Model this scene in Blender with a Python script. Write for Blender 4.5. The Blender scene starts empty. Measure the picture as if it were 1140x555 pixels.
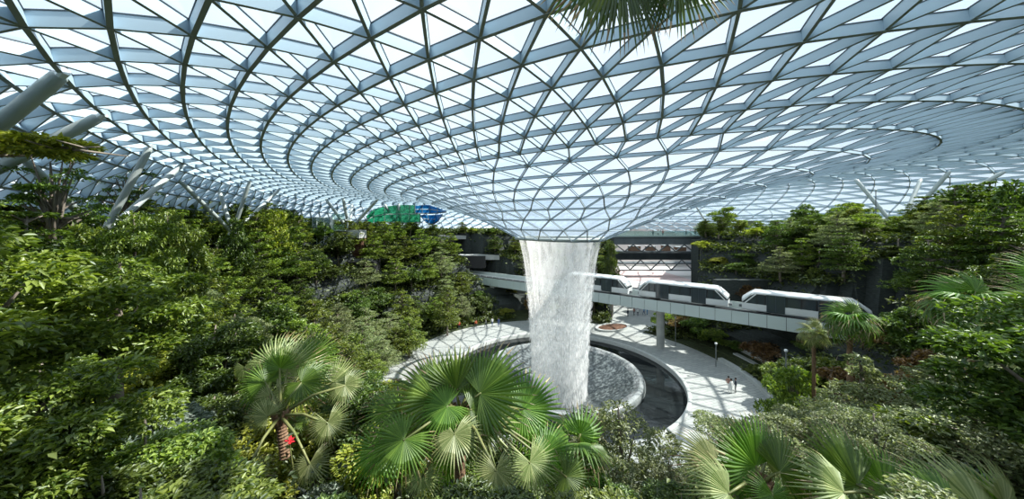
import bpy, math, random
import numpy as np
from mathutils import Vector, Matrix
random.seed(7); rng = np.random.default_rng(7)
PI = math.pi; R = math.radians
scn = bpy.context.scene; COL = scn.collection
F = 364.4; HY = 252.0; EYE = 20.0

def P(x, y, Y):
    """a point seen along a sight line, Y metres ahead of the viewpoint"""
    return Vector(((x-570)/F*Y, Y, EYE+(HY-y)/F*Y))

def px(p):
    return 570+F*p[0]/p[1], HY-F*(p[2]-EYE)/p[1]

# ------------------------------------------------------------------ materials
def nmat(name):
    m = bpy.data.materials.new(name); m.use_nodes = True
    nt = m.node_tree; nt.nodes.clear()
    out = nt.nodes.new('ShaderNodeOutputMaterial')
    return m, nt, out

def L(nt, a, b): nt.links.new(a, b)

def pbr(name, col, rough=.6, spec=.5, metal=0, noise=None, col2=None, scale=5, bump=0, trans=0, coat=0, stretch=None, detail=4):
    m, nt, out = nmat(name)
    b = nt.nodes.new('ShaderNodeBsdfPrincipled'); L(nt, b.outputs[0], out.inputs[0])
    b.inputs['Base Color'].default_value = (*col, 1); b.inputs['Roughness'].default_value = rough
    b.inputs['Specular IOR Level'].default_value = spec; b.inputs['Metallic'].default_value = metal
    b.inputs['Coat Weight'].default_value = coat
    if col2 is not None or bump:
        tc = nt.nodes.new('ShaderNodeTexCoord'); n = nt.nodes.new('ShaderNodeTexNoise')
        n.inputs['Scale'].default_value = scale; n.inputs['Detail'].default_value = detail
        src = tc.outputs['Object']
        if stretch:
            mp = nt.nodes.new('ShaderNodeMapping'); mp.inputs['Scale'].default_value = stretch
            L(nt, src, mp.inputs[0]); src = mp.outputs[0]
        L(nt, src, n.inputs['Vector'])
        if col2 is not None:
            r = nt.nodes.new('ShaderNodeValToRGB')
            r.color_ramp.elements[0].position = .35; r.color_ramp.elements[1].position = .65
            r.color_ramp.elements[0].color = (*col, 1); r.color_ramp.elements[1].color = (*col2, 1)
            L(nt, n.outputs[0], r.inputs[0]); L(nt, r.outputs[0], b.inputs['Base Color'])
        if bump:
            bp = nt.nodes.new('ShaderNodeBump'); bp.inputs['Strength'].default_value = bump
            L(nt, n.outputs[0], bp.inputs['Height']); L(nt, bp.outputs[0], b.inputs['Normal'])
    return m

def leafmat(name, dark, light, transl=.35, tcol=None, gloss=.05, rough=.45):
    m, nt, out = nmat(name)
    g = nt.nodes.new('ShaderNodeNewGeometry'); r = nt.nodes.new('ShaderNodeValToRGB')
    r.color_ramp.elements[0].color = (*dark, 1); r.color_ramp.elements[1].color = (*light, 1)
    L(nt, g.outputs['Random Per Island'], r.inputs[0])
    oi = nt.nodes.new('ShaderNodeObjectInfo'); hs = nt.nodes.new('ShaderNodeHueSaturation')
    ma = nt.nodes.new('ShaderNodeMapRange'); ma.inputs[3].default_value = .72; ma.inputs[4].default_value = 1.28
    L(nt, oi.outputs['Random'], ma.inputs[0]); L(nt, ma.outputs[0], hs.inputs['Value'])
    mh = nt.nodes.new('ShaderNodeMapRange'); mh.inputs[3].default_value = .485; mh.inputs[4].default_value = .515
    L(nt, oi.outputs['Random'], mh.inputs[0]); L(nt, mh.outputs[0], hs.inputs['Hue'])
    L(nt, r.outputs[0], hs.inputs['Color'])
    d = nt.nodes.new('ShaderNodeBsdfDiffuse'); L(nt, hs.outputs[0], d.inputs[0])
    t = nt.nodes.new('ShaderNodeBsdfTranslucent')
    mx = nt.nodes.new('ShaderNodeMix'); mx.data_type = 'RGBA'; mx.blend_type = 'MULTIPLY'; mx.inputs[0].default_value = 1
    L(nt, hs.outputs[0], mx.inputs[6]); mx.inputs[7].default_value = (*(tcol or (1.5, 1.6, .6)), 1)
    L(nt, mx.outputs[2], t.inputs[0])
    s1 = nt.nodes.new('ShaderNodeMixShader'); s1.inputs[0].default_value = transl
    L(nt, d.outputs[0], s1.inputs[1]); L(nt, t.outputs[0], s1.inputs[2])
    gl = nt.nodes.new('ShaderNodeBsdfGlossy'); gl.inputs['Roughness'].default_value = rough
    gl.inputs[0].default_value = (.9, .95, .9, 1)
    s2 = nt.nodes.new('ShaderNodeMixShader'); s2.inputs[0].default_value = gloss
    L(nt, s1.outputs[0], s2.inputs[1]); L(nt, gl.outputs[0], s2.inputs[2]); L(nt, s2.outputs[0], out.inputs[0])
    return m

def glassmat(name, tint=(.93, .97, .98), refl=.08, transp_mix=1.0, rough=.02, body=None, bodyfac=0):
    m, nt, out = nmat(name)
    t = nt.nodes.new('ShaderNodeBsdfTransparent'); t.inputs[0].default_value = (*tint, 1)
    g = nt.nodes.new('ShaderNodeBsdfGlossy'); g.inputs['Roughness'].default_value = rough
    g.inputs[0].default_value = (.9, .95, 1, 1)
    lw = nt.nodes.new('ShaderNodeLayerWeight'); lw.inputs[0].default_value = .25
    mr = nt.nodes.new('ShaderNodeMapRange'); mr.inputs[3].default_value = refl; mr.inputs[4].default_value = .7
    L(nt, lw.outputs['Fresnel'], mr.inputs[0])
    s = nt.nodes.new('ShaderNodeMixShader'); L(nt, mr.outputs[0], s.inputs[0])
    L(nt, t.outputs[0], s.inputs[1]); L(nt, g.outputs[0], s.inputs[2])
    last = s
    if body:
        d = nt.nodes.new('ShaderNodeBsdfDiffuse'); d.inputs[0].default_value = (*body, 1)
        tr = nt.nodes.new('ShaderNodeBsdfTranslucent'); tr.inputs[0].default_value = (*body, 1)
        sb = nt.nodes.new('ShaderNodeMixShader'); sb.inputs[0].default_value = .5
        L(nt, d.outputs[0], sb.inputs[1]); L(nt, tr.outputs[0], sb.inputs[2])
        s3 = nt.nodes.new('ShaderNodeMixShader'); s3.inputs[0].default_value = bodyfac
        L(nt, s.outputs[0], s3.inputs[1]); L(nt, sb.outputs[0], s3.inputs[2]); last = s3
    L(nt, last.outputs[0], out.inputs[0])
    return m

M = {}
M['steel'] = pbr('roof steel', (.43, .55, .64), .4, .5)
M['undershade'] = pbr('olive grey beam and node undershade', (.25, .28, .26), .6, .3)  # shade under beams and node tubes put into the colour, not another paint
M['gasket'] = pbr('glazing gasket', (.05, .07, .09), .5)
M['tube'] = pbr('grey painted tube', (.38, .43, .42), .35, .5, col2=(.44, .49, .48), scale=.6)
M['roofglass'] = glassmat('roof glass', (.92, .97, 1.0), .05)
M['concrete'] = pbr('concrete', (.36, .37, .36), .8, col2=(.46, .47, .45), scale=.8, bump=.05)
M['wetstone'] = pbr('wet grey rim', (.16, .18, .18), .25, .6, col2=(.24, .26, .26), scale=2)
M['darkconcrete'] = pbr('dark fascia', (.10, .12, .13), .7, col2=(.14, .16, .17), scale=.5)
M['whitepaint'] = pbr('white paint', (.75, .78, .78), .35, .5, coat=.3)
M['panel'] = pbr('bridge panel', (.56, .64, .63), .4, .5)
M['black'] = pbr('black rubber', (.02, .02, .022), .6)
M['darkglass'] = pbr('dark window glass', (.015, .02, .025), .05, .8, coat=.5)
M['trainglass'] = pbr('tinted train window', (.05, .065, .075), .08, .8)
M['slate'] = pbr('slate terrace wall', (.018, .024, .022), .8, col2=(.04, .05, .045), scale=2.5, bump=.4, stretch=(1, 1, 4))
M['soil'] = pbr('planted soil', (.025, .035, .012), .95, col2=(.045, .06, .02), scale=3, bump=.5)
M['bark'] = pbr('tree bark', (.16, .13, .10), .9, col2=(.26, .22, .18), scale=9, bump=.4, stretch=(1, 1, .25))
M['palmbark'] = pbr('palm trunk bark', (.13, .075, .045), .9, col2=(.28, .17, .10), scale=14, bump=.8, stretch=(1, 1, 3))
M['petiole'] = pbr('palm leaf stalk', (.13, .16, .05), .5, col2=(.22, .22, .08), scale=4)
M['wood'] = pbr('brown facade', (.20, .11, .07), .7, col2=(.28, .17, .11), scale=2, stretch=(6, 1, 1))
M['rust'] = pbr('brown bromeliad wall', (.08, .035, .02), .9, col2=(.14, .07, .04), scale=6, bump=.8)
M['bench'] = pbr('stone bench', (.42, .44, .43), .7, col2=(.5, .52, .5), scale=3)
M['decks'] = pbr('deck edge', (.34, .42, .40), .4)
M['far_floor'] = pbr('pale far floor', (.72, .70, .67), .6, col2=(.8, .74, .72), scale=.2)
M['pinkfloor'] = pbr('pink tiles', (.70, .50, .48), .6, col2=(.78, .6, .58), scale=.8)
M['redshirt'] = pbr('red flower', (.6, .02, .03), .6)
M['canvas'] = pbr('white canvas', (.82, .84, .82), .7)
M['green_film'] = glassmat('green translucent screen', (.35, .8, .55), .05, body=(.03, .38, .20), bodyfac=.5)
M['blue_film'] = glassmat('blue translucent screen', (.1, .45, .8), .05, body=(.02, .22, .48), bodyfac=.6)
M['railglass'] = glassmat('railing glass', (.82, .93, .9), .08, body=(.5, .7, .65), bodyfac=.15)
M['liftglass'] = glassmat('lift shaft glass', (.6, .7, .75), .15, body=(.25, .34, .38), bodyfac=.4)

M['leaf_dark'] = leafmat('dark glossy leaves', (.025, .055, .010), (.15, .215, .035), .32)
M['leaf_mid'] = leafmat('mid green leaves', (.045, .085, .014), (.27, .33, .055), .38)
M['leaf_yellow'] = leafmat('yellow green leaves', (.10, .14, .015), (.46, .47, .07), .42)
M['leaf_pale'] = leafmat('pale fine leaves', (.10, .14, .05), (.36, .39, .20), .4, (1.3, 1.4, .8))
M['leaf_silver'] = leafmat('silvery leaves', (.09, .14, .10), (.34, .40, .32), .3, (1.1, 1.2, .9))
M['leaf_brown'] = leafmat('brown tinged leaves', (.09, .05, .02), (.28, .17, .06), .35)
M['cover'] = leafmat('ground cover leaves', (.025, .045, .010), (.15, .19, .04), .3)
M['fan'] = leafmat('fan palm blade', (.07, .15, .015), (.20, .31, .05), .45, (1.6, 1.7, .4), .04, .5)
M['fan_dark'] = leafmat('dark fan palm blade', (.035, .07, .008), (.09, .14, .02), .4, (1.6, 1.7, .4), .05, .35)  # darker green blade for the leaves hanging overhead
M['fan_pale'] = leafmat('pale fan palm blade', (.16, .21, .06), (.42, .44, .20), .35, (1.3, 1.4, .6), .04, .5)
M['fan_dry'] = leafmat('dry fan tips', (.25, .16, .07), (.55, .45, .26), .35, (1.2, 1.1, .8))

# paving: radial stone setts
def paving():
    m, nt, out = nmat('pale stone paving')
    b = nt.nodes.new('ShaderNodeBsdfPrincipled'); L(nt, b.outputs[0], out.inputs[0]); b.inputs['Roughness'].default_value = .65
    tc = nt.nodes.new('ShaderNodeTexCoord'); br = nt.nodes.new('ShaderNodeTexBrick')
    mp = nt.nodes.new('ShaderNodeMapping'); mp.inputs['Rotation'].default_value = (0, 0, R(-20)); L(nt, tc.outputs['Object'], mp.inputs[0])
    br.inputs['Scale'].default_value = 1.0; br.inputs['Brick Width'].default_value = 1.2; br.inputs['Row Height'].default_value = .45
    br.inputs['Mortar Size'].default_value = .025; br.inputs['Bias'].default_value = -.2
    br.inputs['Color1'].default_value = (.33, .35, .34, 1); br.inputs['Color2'].default_value = (.44, .45, .43, 1); br.inputs['Mortar'].default_value = (.2, .21, .2, 1)
    L(nt, mp.outputs[0], br.inputs['Vector']); L(nt, br.outputs[0], b.inputs['Base Color'])
    return m
M['paving'] = paving()

def poolwater(name, col, rough, bs, sc):
    m, nt, out = nmat(name)
    b = nt.nodes.new('ShaderNodeBsdfPrincipled'); L(nt, b.outputs[0], out.inputs[0])
    b.inputs['Base Color'].default_value = (*col, 1); b.inputs['Roughness'].default_value = rough; b.inputs['IOR'].default_value = 1.33
    tc = nt.nodes.new('ShaderNodeTexCoord'); n = nt.nodes.new('ShaderNodeTexNoise'); n.inputs['Scale'].default_value = sc; n.inputs['Detail'].default_value = 3
    L(nt, tc.outputs['Object'], n.inputs['Vector']); bp = nt.nodes.new('ShaderNodeBump'); bp.inputs['Strength'].default_value = bs; bp.inputs['Distance'].default_value = .1
    L(nt, n.outputs[0], bp.inputs['Height']); L(nt, bp.outputs[0], b.inputs['Normal'])
    return m
M['blackpool'] = poolwater('black pool water', (.012, .015, .016), .06, .12, 1.5)
def funnelmat():
    m, nt, out = nmat('churning funnel water')
    b = nt.nodes.new('ShaderNodeBsdfPrincipled'); L(nt, b.outputs[0], out.inputs[0]); b.inputs['Roughness'].default_value = .3
    tc = nt.nodes.new('ShaderNodeTexCoord'); n = nt.nodes.new('ShaderNodeTexNoise'); n.inputs['Scale'].default_value = 2.6; n.inputs['Detail'].default_value = 8
    L(nt, tc.outputs['Object'], n.inputs['Vector'])
    r = nt.nodes.new('ShaderNodeValToRGB'); e = r.color_ramp.elements
    e[0].position = .45; e[0].color = (.045, .055, .058, 1); e[1].position = .8; e[1].color = (.30, .34, .34, 1)
    L(nt, n.outputs[0], r.inputs[0]); L(nt, r.outputs[0], b.inputs['Base Color'])
    bp = nt.nodes.new('ShaderNodeBump'); bp.inputs['Strength'].default_value = .5; L(nt, n.outputs[0], bp.inputs['Height']); L(nt, bp.outputs[0], b.inputs['Normal'])
    return m
M['funnel'] = funnelmat()
def watermat(name, lo, hi, sc, stretch, amax, col=(.93, .95, .96)):
    m, nt, out = nmat(name)
    tc = nt.nodes.new('ShaderNodeTexCoord'); mp = nt.nodes.new('ShaderNodeMapping'); mp.inputs['Scale'].default_value = stretch
    L(nt, tc.outputs['Object'], mp.inputs[0])
    n = nt.nodes.new('ShaderNodeTexNoise'); n.inputs['Scale'].default_value = sc; n.inputs['Detail'].default_value = 6; n.inputs['Roughness'].default_value = .65
    L(nt, mp.outputs[0], n.inputs['Vector'])
    mr = nt.nodes.new('ShaderNodeMapRange'); mr.inputs[1].default_value = lo; mr.inputs[2].default_value = hi; mr.inputs[3].default_value = .0; mr.inputs[4].default_value = amax
    L(nt, n.outputs[0], mr.inputs[0])
    d = nt.nodes.new('ShaderNodeBsdfDiffuse'); d.inputs[0].default_value = (*col, 1)
    tl = nt.nodes.new('ShaderNodeBsdfTranslucent'); tl.inputs[0].default_value = (*col, 1)
    s = nt.nodes.new('ShaderNodeMixShader'); s.inputs[0].default_value = .5; L(nt, d.outputs[0], s.inputs[1]); L(nt, tl.outputs[0], s.inputs[2])
    t = nt.nodes.new('ShaderNodeBsdfTransparent'); s2 = nt.nodes.new('ShaderNodeMixShader')
    L(nt, mr.outputs[0], s2.inputs[0]); L(nt, t.outputs[0], s2.inputs[1]); L(nt, s.outputs[0], s2.inputs[2]); L(nt, s2.outputs[0], out.inputs[0])
    return m
M['curtain'] = watermat('falling water curtain', .30, .66, 1.6, (1, 1, .10), .46, (.97, .98, .98))
M['strand'] = watermat('water strands', 0, .3, 3, (1, 1, .2), .8, (1, 1, 1))
M['sheet'] = watermat('thin water sheet', .35, .75, .5, (1, 1, 1), .55)

# ------------------------------------------------------------------ mesh helpers
def setp(o, label=None, cat=None, group=None, kind=None):
    if label: o['label'] = label
    if cat: o['category'] = cat
    if group: o['group'] = group
    if kind: o['kind'] = kind
    return o

def link(name, me, parent=None, loc=None):
    o = bpy.data.objects.new(name, me); COL.objects.link(o)
    if parent: o.parent = parent
    if loc is not None: o.location = loc
    return o

def mesh(name, verts, faces, mats, mi=None, smooth=False):
    me = bpy.data.meshes.new(name)
    me.from_pydata([tuple(v) for v in verts], [], faces)
    for m in (mats if isinstance(mats, (list, tuple)) else [mats]): me.materials.append(m)
    if mi is not None: me.polygons.foreach_set('material_index', mi)
    if smooth: me.polygons.foreach_set('use_smooth', [True]*len(me.polygons))
    me.update(); return me

def tri_mesh(name, V, T, mats, mi=None):
    """fast mesh of triangles from numpy arrays"""
    me = bpy.data.meshes.new(name)
    me.vertices.add(len(V)); me.vertices.foreach_set('co', V.astype(np.float32).ravel())
    me.loops.add(len(T)*3); me.loops.foreach_set('vertex_index', T.astype(np.int32).ravel())
    me.polygons.add(len(T)); me.polygons.foreach_set('loop_start', np.arange(0, len(T)*3, 3, dtype=np.int32))
    for m in (mats if isinstance(mats, (list, tuple)) else [mats]): me.materials.append(m)
    if mi is not None: me.polygons.foreach_set('material_index', np.asarray(mi, dtype=np.int32))
    me.update(calc_edges=True); me.validate(); return me

class MB:
    def __init__(s): s.v = []; s.f = []; s.m = []
    def add(s, vs, fs, m=0):
        k = len(s.v); s.v += [tuple(v) for v in vs]; s.f += [tuple(i+k for i in f) for f in fs]; s.m += [m]*len(fs); return s
    def box(s, c, d, rz=0, m=0):
        x, y, z = [q/2 for q in d]; ca, sa = math.cos(rz), math.sin(rz)
        vs = []
        for i in (-1, 1):
            for j in (-1, 1):
                for k in (-1, 1):
                    a, b = i*x, j*y
                    vs.append((c[0]+a*ca-b*sa, c[1]+a*sa+b*ca, c[2]+k*z))
        return s.add(vs, [(0, 1, 3, 2), (4, 6, 7, 5), (0, 4, 5, 1), (2, 3, 7, 6), (0, 2, 6, 4), (1, 5, 7, 3)], m)
    def bar(s, p, q, w, h, up=(0, 0, 1), m=0, mb=None):
        """box from p to q, bottom face centred on the line, rising h along up"""
        p, q, up = Vector(p), Vector(q), Vector(up)
        a = (q-p).normalized(); sd = a.cross(up).normalized()*(w/2); u = up.normalized()*h
        vs = [p-sd, p+sd, p+sd+u, p-sd+u, q-sd, q+sd, q+sd+u, q-sd+u]
        return s.add(vs, [(3, 2, 1, 0), (4, 5, 6, 7), (1, 2, 6, 5), (2, 3, 7, 6), (3, 0, 4, 7)], m).add(vs, [(0, 1, 5, 4)], m if mb is None else mb)
    def tube(s, pts, rad, n=8, m=0, cap=True):
        pts = [Vector(p) for p in pts]; rad = rad if isinstance(rad, (list, tuple)) else [rad]*len(pts)
        k = len(s.v); ref = None
        for i, p in enumerate(pts):
            a = (pts[min(i+1, len(pts)-1)]-pts[max(i-1, 0)]).normalized()
            if ref is None: ref = Vector((1, 0, 0)) if abs(a.x) < .8 else Vector((0, 1, 0))
            u = a.cross(ref).normalized(); w = u.cross(a); ref = w
            for j in range(n):
                t = 2*PI*j/n; s.v.append(tuple(p+(u*math.cos(t)+w*math.sin(t))*rad[i]))
        for i in range(len(pts)-1):
            for j in range(n):
                s.f.append((k+i*n+j, k+i*n+(j+1) % n, k+(i+1)*n+(j+1) % n, k+(i+1)*n+j)); s.m.append(m)
        if cap:
            s.f.append(tuple(k+j for j in range(n))[::-1]); s.m.append(m)
            e = k+(len(pts)-1)*n; s.f.append(tuple(e+j for j in range(n))); s.m.append(m)
        return s
    def lathe(s, prof, n=48, c=(0, 0), m=0):
        k = len(s.v)
        for (r, z) in prof:
            for j in range(n):
                t = 2*PI*j/n; s.v.append((c[0]+r*math.cos(t), c[1]+r*math.sin(t), z))
        for i in range(len(prof)-1):
            for j in range(n):
                s.f.append((k+i*n+j, k+i*n+(j+1) % n, k+(i+1)*n+(j+1) % n, k+(i+1)*n+j)); s.m.append(m)
        return s
    def build(s, name, mats, parent=None, smooth=False, loc=None):
        return link(name, mesh(name, s.v, s.f, mats, s.m, smooth), parent, loc)

def empty(name, loc, rz=0):
    o = bpy.data.objects.new(name, None); COL.objects.link(o); o.location = loc; o.rotation_euler = (0, 0, rz); o.empty_display_size = .3
    return o

def copy_tree(o, parent=None):
    c = o.copy(); COL.objects.link(c); c.parent = parent
    for ch in list(o.children): copy_tree(ch, c)
    return c

# ------------------------------------------------------------------ the glass roof
RM = {'cx': [16.7826, 12.5528, 2.3564], 'cy': [52.356, 8.0351, 1.1324], 'r': [34.0628, 29.8216, 2.001, 0.1734, -0.074],
      'z': [4.49, 4.6218, -1.5696, -0.0631, -0.1097, 0.009], 'ax': [0.0283, 0.0244, -0.0238], 'ay': [0.0108, -0.0138]}
PV = (6.6, 45.5)
def ring(t):
    tt = min(t, 19); u = tt/8-1
    v = [np.polynomial.chebyshev.chebval(u, RM[k]) for k in ('cx', 'cy', 'r', 'z', 'ax', 'ay')]
    if t > 19:
        e = t-19; v[0] += 1.7*e; v[1] += 1.1*e; v[2] += 3.2*e; v[3] -= .8*e+.11*e*e
    return v
def ringpt(t, phi):
    cx, cy, r, z, ax, ay = ring(t)
    dx, dy = math.sin(phi), -math.cos(phi); ox, oy = PV[0]-cx, PV[1]-cy
    b = ox*dx+oy*dy; c = ox*ox+oy*oy-r*r; s = -b+math.sqrt(b*b-c)
    x, y = PV[0]+dx*s, PV[1]+dy*s
    return Vector((x, y, EYE+z+ax*(x-cx)+ay*(y-cy)))
def roof_hit(x, y):
    """where the sight line through (x, y) meets the roof surface"""
    best = None
    kx = (x-570)/F
    for i in range(80, 300):
        t = i/10
        cx, cy, r, z, ax, ay = ring(t)
        a = kx*kx+1; b = -2*(kx*cx+cy); c = cx*cx+cy*cy-r*r; D = b*b-4*a*c
        if D < 0: continue
        for sg in (-1, 1):
            Y = (-b+sg*math.sqrt(D))/2/a
            if Y < 2: continue
            X = kx*Y; Z = EYE+z+ax*(X-cx)+ay*(Y-cy); e = abs(HY-F*(Z-EYE)/Y-y)
            if e < 2.6 and (best is None or Y < best[0]-1.5 or (abs(Y-best[0]) <= 1.5 and e < best[1])): best = (Y, e)
    return P(x, y, best[0] if best else 60)

NT = 31
def ncount(t): return [18, 20, 22][t] if t < 3 else (46 if t < 8 else (92 if t < 19 else 130))
PH = {0: 6.1, 1: -5.2, 2: 3.0, 3: 2.3, 4: 5.9, 5: 1.9, 6: 5.8, 7: 1.4}
nodes = []; start = []; angs = []
for t in range(NT):
    n = ncount(t); ph = PH.get(t, .9 if t % 2 == 0 else 2.86)
    A = sorted([((ph+360*i/n) % 360) for i in range(n)])
    start.append(len(nodes)); angs.append(A)
    nodes += [ringpt(t, R(a)) for a in A]
tris = []; edges = {}
for t in range(NT-1):
    A, B = angs[t], angs[t+1]; na, nb = len(A), len(B)
    # start both at the nodes closest in angle
    i0 = 0; j0 = min(range(nb), key=lambda j: min(abs(B[j]-A[0]), 360-abs(B[j]-A[0])))
    def aa(i): return A[(i0+i) % na]+360*((i0+i)//na)
    off = 0
    if B[j0]-A[0] > 180: off = -360
    elif B[j0]-A[0] < -180: off = 360
    def bb(j): return B[(j0+j) % nb]+360*((j0+j)//nb)+off
    i = j = 0
    while i < na or j < nb:
        a = start[t]+(i0+i) % na; b = start[t+1]+(j0+j) % nb
        if j >= nb or (i < na and aa(i+1)+aa(i) <= bb(j+1)+bb(j)):
            tris.append((a, start[t]+(i0+i+1) % na, b)); i += 1
        else:
            tris.append((a, start[t+1]+(j0+j+1) % nb, b)); j += 1
nrm = [Vector((0, 0, 0)) for _ in nodes]
for (a, b, c) in tris:
    n = (nodes[b]-nodes[a]).cross(nodes[c]-nodes[a])
    if n.z < 0: n = -n
    for k in (a, b, c): nrm[k] += n
nrm = [n.normalized() for n in nrm]
for (a, b, c) in tris:
    for e in ((a, b), (b, c), (c, a)): edges[tuple(sorted(e))] = 1
lev = {}
for t in range(NT):
    for k in range(ncount(t)): lev[start[t]+k] = t
def depth_at(t): return float(np.interp(t, [0, 3, 5, 8, 10, 13, 27], [.09, .11, .16, .27, .38, .45, .48]))
fr = MB()
for (a, b) in edges:
    ta, tb = lev[a], lev[b]; isring = ta == tb
    d = depth_at((ta+tb)/2); w = .15 if isring else .12
    if ta < 8: w *= .72
    p, q = nodes[a], nodes[b]; n = (nrm[a]+nrm[b]).normalized()
    if not isring: p = p+n*.02; q = q+n*.02
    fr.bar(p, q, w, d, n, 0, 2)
    fr.bar(p+n*(d+.001), q+n*(d+.001), w+.05, .035, n, 1)
for k, p in enumerate(nodes):
    t = lev[k]
    if t >= 8: 
        n = nrm[k]; fr.tube([p-n*.02, p+n*(depth_at(t)+.02)], .10, 6, 2)
roof = fr.build('ceiling', [M['steel'], M['gasket'], M['undershade']])
setp(roof, 'curved glass and steel lattice roof dipping to the round opening', kind='structure')
gv = [p+nrm[k]*(depth_at(lev[k])+.09) for k, p in enumerate(nodes)]
g = link('roof_glass', mesh('roof_glass', gv, [t for t in tris], M['roofglass']), roof)
# steel rim of the oculus
rim = MB(); RR = ring(0)
rim.lathe([(5.75, 18.52), (6.1, 18.60), (6.22, 18.45), (6.2, 18.22), (5.75, 18.18), (5.75, 18.52)], 64, PV)
rim.build('opening_rim', M['tube'], roof, True)

# ------------------------------------------------------------------ waterfall and pool
CX, CY = PV
prof = [(5.62, 18.25), (5.45, 17.6), (5.0, 15.5), (4.6, 12.5), (4.2, 9), (3.9, 5.5), (3.65, 2), (3.45, -3.6)]
def wr(z): return float(np.interp(-z, [-p[1] for p in prof], [p[0] for p in prof]))
wf = empty('waterfall', (CX, CY, -3.6))
setp(wf, 'tall round waterfall dropping from the roof opening into the pool', 'waterfall')
a = MB(); a.lathe([(r*1.0, z+3.6) for r, z in prof], 96); a.build('water_curtain', M['curtain'], wf, True)
a = MB(); a.lathe([(r*.82, z+3.6) for r, z in prof], 72); a.build('water_curtain', M['curtain'], wf, True)
n = 26000
u = rng.random(n)**.8; z = 18.2-u*21.6
r = np.interp(-z, [-p[1] for p in prof], [p[0] for p in prof])*(1+rng.normal(0, .035, n)+.02*(u > .5))
r = np.where(rng.random(n) < .3, r*rng.uniform(.5, 1, n), r)
th = rng.random(n)*2*PI
ln = (.06+.9*u**1.3)*rng.uniform(.5, 1.5, n); wd = (.03+.05*u)*rng.uniform(.6, 1.3, n)
c = np.stack([r*np.cos(th), r*np.sin(th), z+3.6], 1); tang = rng.random(n)*2*PI
tx = np.stack([np.cos(tang), np.sin(tang), 0*tang], 1)*wd[:, None]; dz = np.stack([0*ln, 0*ln, ln], 1)
V = np.stack([c+dz/2, c+tx/2, c-dz/2, c-tx/2], 1).reshape(-1, 3); k = np.arange(n)[:, None]*4
T = np.concatenate([k+[0, 1, 2], k+[0, 2, 3]], 1).reshape(-1, 3)
o = link('water_strands', tri_mesh('strands', V, T, M['strand']), wf); o['kind'] = 'stuff'

pool = empty('round_pool', (CX, CY, 0))
setp(pool, 'round dark pool with a raised pale inner ring under the waterfall', 'pool')
a = MB(); a.lathe([(10.95, -.55), (15.7, -.55)], 128); a.build('dark_water', M['blackpool'], pool, True)
a = MB(); a.lathe([(16.15, .03), (16.1, .10), (15.75, .10), (15.7, .03), (15.7, -.9)], 128); a.build('stone_kerb', M['bench'], pool, True)
a = MB(); a.lathe([(11.15, -.9), (11.1, -.15), (10.95, .12), (10.7, .2), (10.4, .12)], 128); a.build('inner_ring', M['wetstone'], pool, True)
a = MB(); a.lathe([(11.0, .0), (10.93, .17), (10.7, .25), (10.2, .12), (9.7, -.1)], 128); a.build('water_sheet', M['sheet'], pool, True)
a = MB(); a.lathe([(10.4, .12), (9.3, -.5), (8.2, -1.15), (6.8, -1.8), (5, -2.7), (3.2, -3.5), (1.4, -3.7), (.05, -3.7)], 128); a.build('funnel_water', M['funnel'], pool, True)

# ------------------------------------------------------------------ ground
RHO = [16.1, 24.5, 24.6, 26.2, 26.3, 28.5, 28.7, 32, 32.3, 36, 36.3, 40, 40.3, 44, 44.4, 50, 60, 75, 95, 120, 150]
HGT = [0, 0, .45, .45, .9, 1.2, 3.2, 4.2, 7.6, 8.6, 11.6, 12.6, 15.4, 16.2, 18.2, 18.3, 18.3, 18.3, 18.3, 18.3, 18.3]
TD = Vector((.781, -.625)); T0 = Vector((0, 71.6))            # the guideway's line in plan
def track_dist(x, y): return (x-T0.x)*(.625)+(y-T0.y)*.781     # >0 : behind the near face
def in_gap(x, y):
    return y > 62 and .30+(.0) < x/y < .575
def height(x, y):
    rho = math.hypot(x-CX, y-CY)
    if in_gap(x, y): return 0.0
    # the paved apron widens towards the back right
    h = float(np.interp(rho, RHO, HGT))
    td = track_dist(x, y)
    if -1.5 < td < 7.5 and h > 5.9: h = 5.9
    if x < 40 and y > 75 and rho < 44 and x < 15: h = min(h, 13.0)
    return h
GX = MB(); NA = 288
rl = [24.5, 24.55, 26.2, 26.25, 28.5, 28.65, 30, 32, 32.15, 34, 36, 36.15, 38, 40, 40.15, 42, 44, 44.15, 47, 50, 55, 60, 68, 76, 86, 98, 112, 130, 150]
for i, r_ in enumerate(rl):
    for j in range(NA):
        t = 2*PI*j/NA; x, y = CX+r_*math.cos(t), CY+r_*math.sin(t); GX.v.append((x, y, height(x, y)-.01))
for i in range(len(rl)-1):
    for j in range(NA):
        q = (i*NA+j, i*NA+(j+1) % NA, (i+1)*NA+(j+1) % NA, (i+1)*NA+j); GX.f.append(q)
        zs = [GX.v[k][2] for k in q]; GX.m.append(1 if max(zs)-min(zs) > .6 else 0)
gr = GX.build('terraced_hillside', [M['soil'], M['slate']]); setp(gr, 'planted terraces stepping up around the plaza', kind='structure')
a = MB(); a.lathe([(16.1, 0), (24.6, 0)], 160, PV); fl = a.build('floor', M['paving']); setp(fl, 'pale stone plaza around the pool', kind='structure')
# path leading out at the back right
def wedge(name, y0, y1, z, k0, k1, mat):
    m_ = MB(); N_ = 12; vs = []; fs = []
    for i in range(N_+1):
        y = y0+(y1-y0)*i/N_; vs += [(k0*y, y, z), (k1*y, y, z)]
    for i in range(N_): fs.append((2*i, 2*i+1, 2*i+3, 2*i+2))
    m_.add(vs, fs); return m_.build(name, mat)
o = wedge('path_floor', 60, 96, .02, .29, .585, M['paving']); setp(o, 'pale paved path leaving the plaza at the back', kind='structure')
o = wedge('path_floor', 96, 190, .015, .24, .64, M['far_floor']); setp(o, 'bright far hall floor beyond the trusses', kind='structure')

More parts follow.
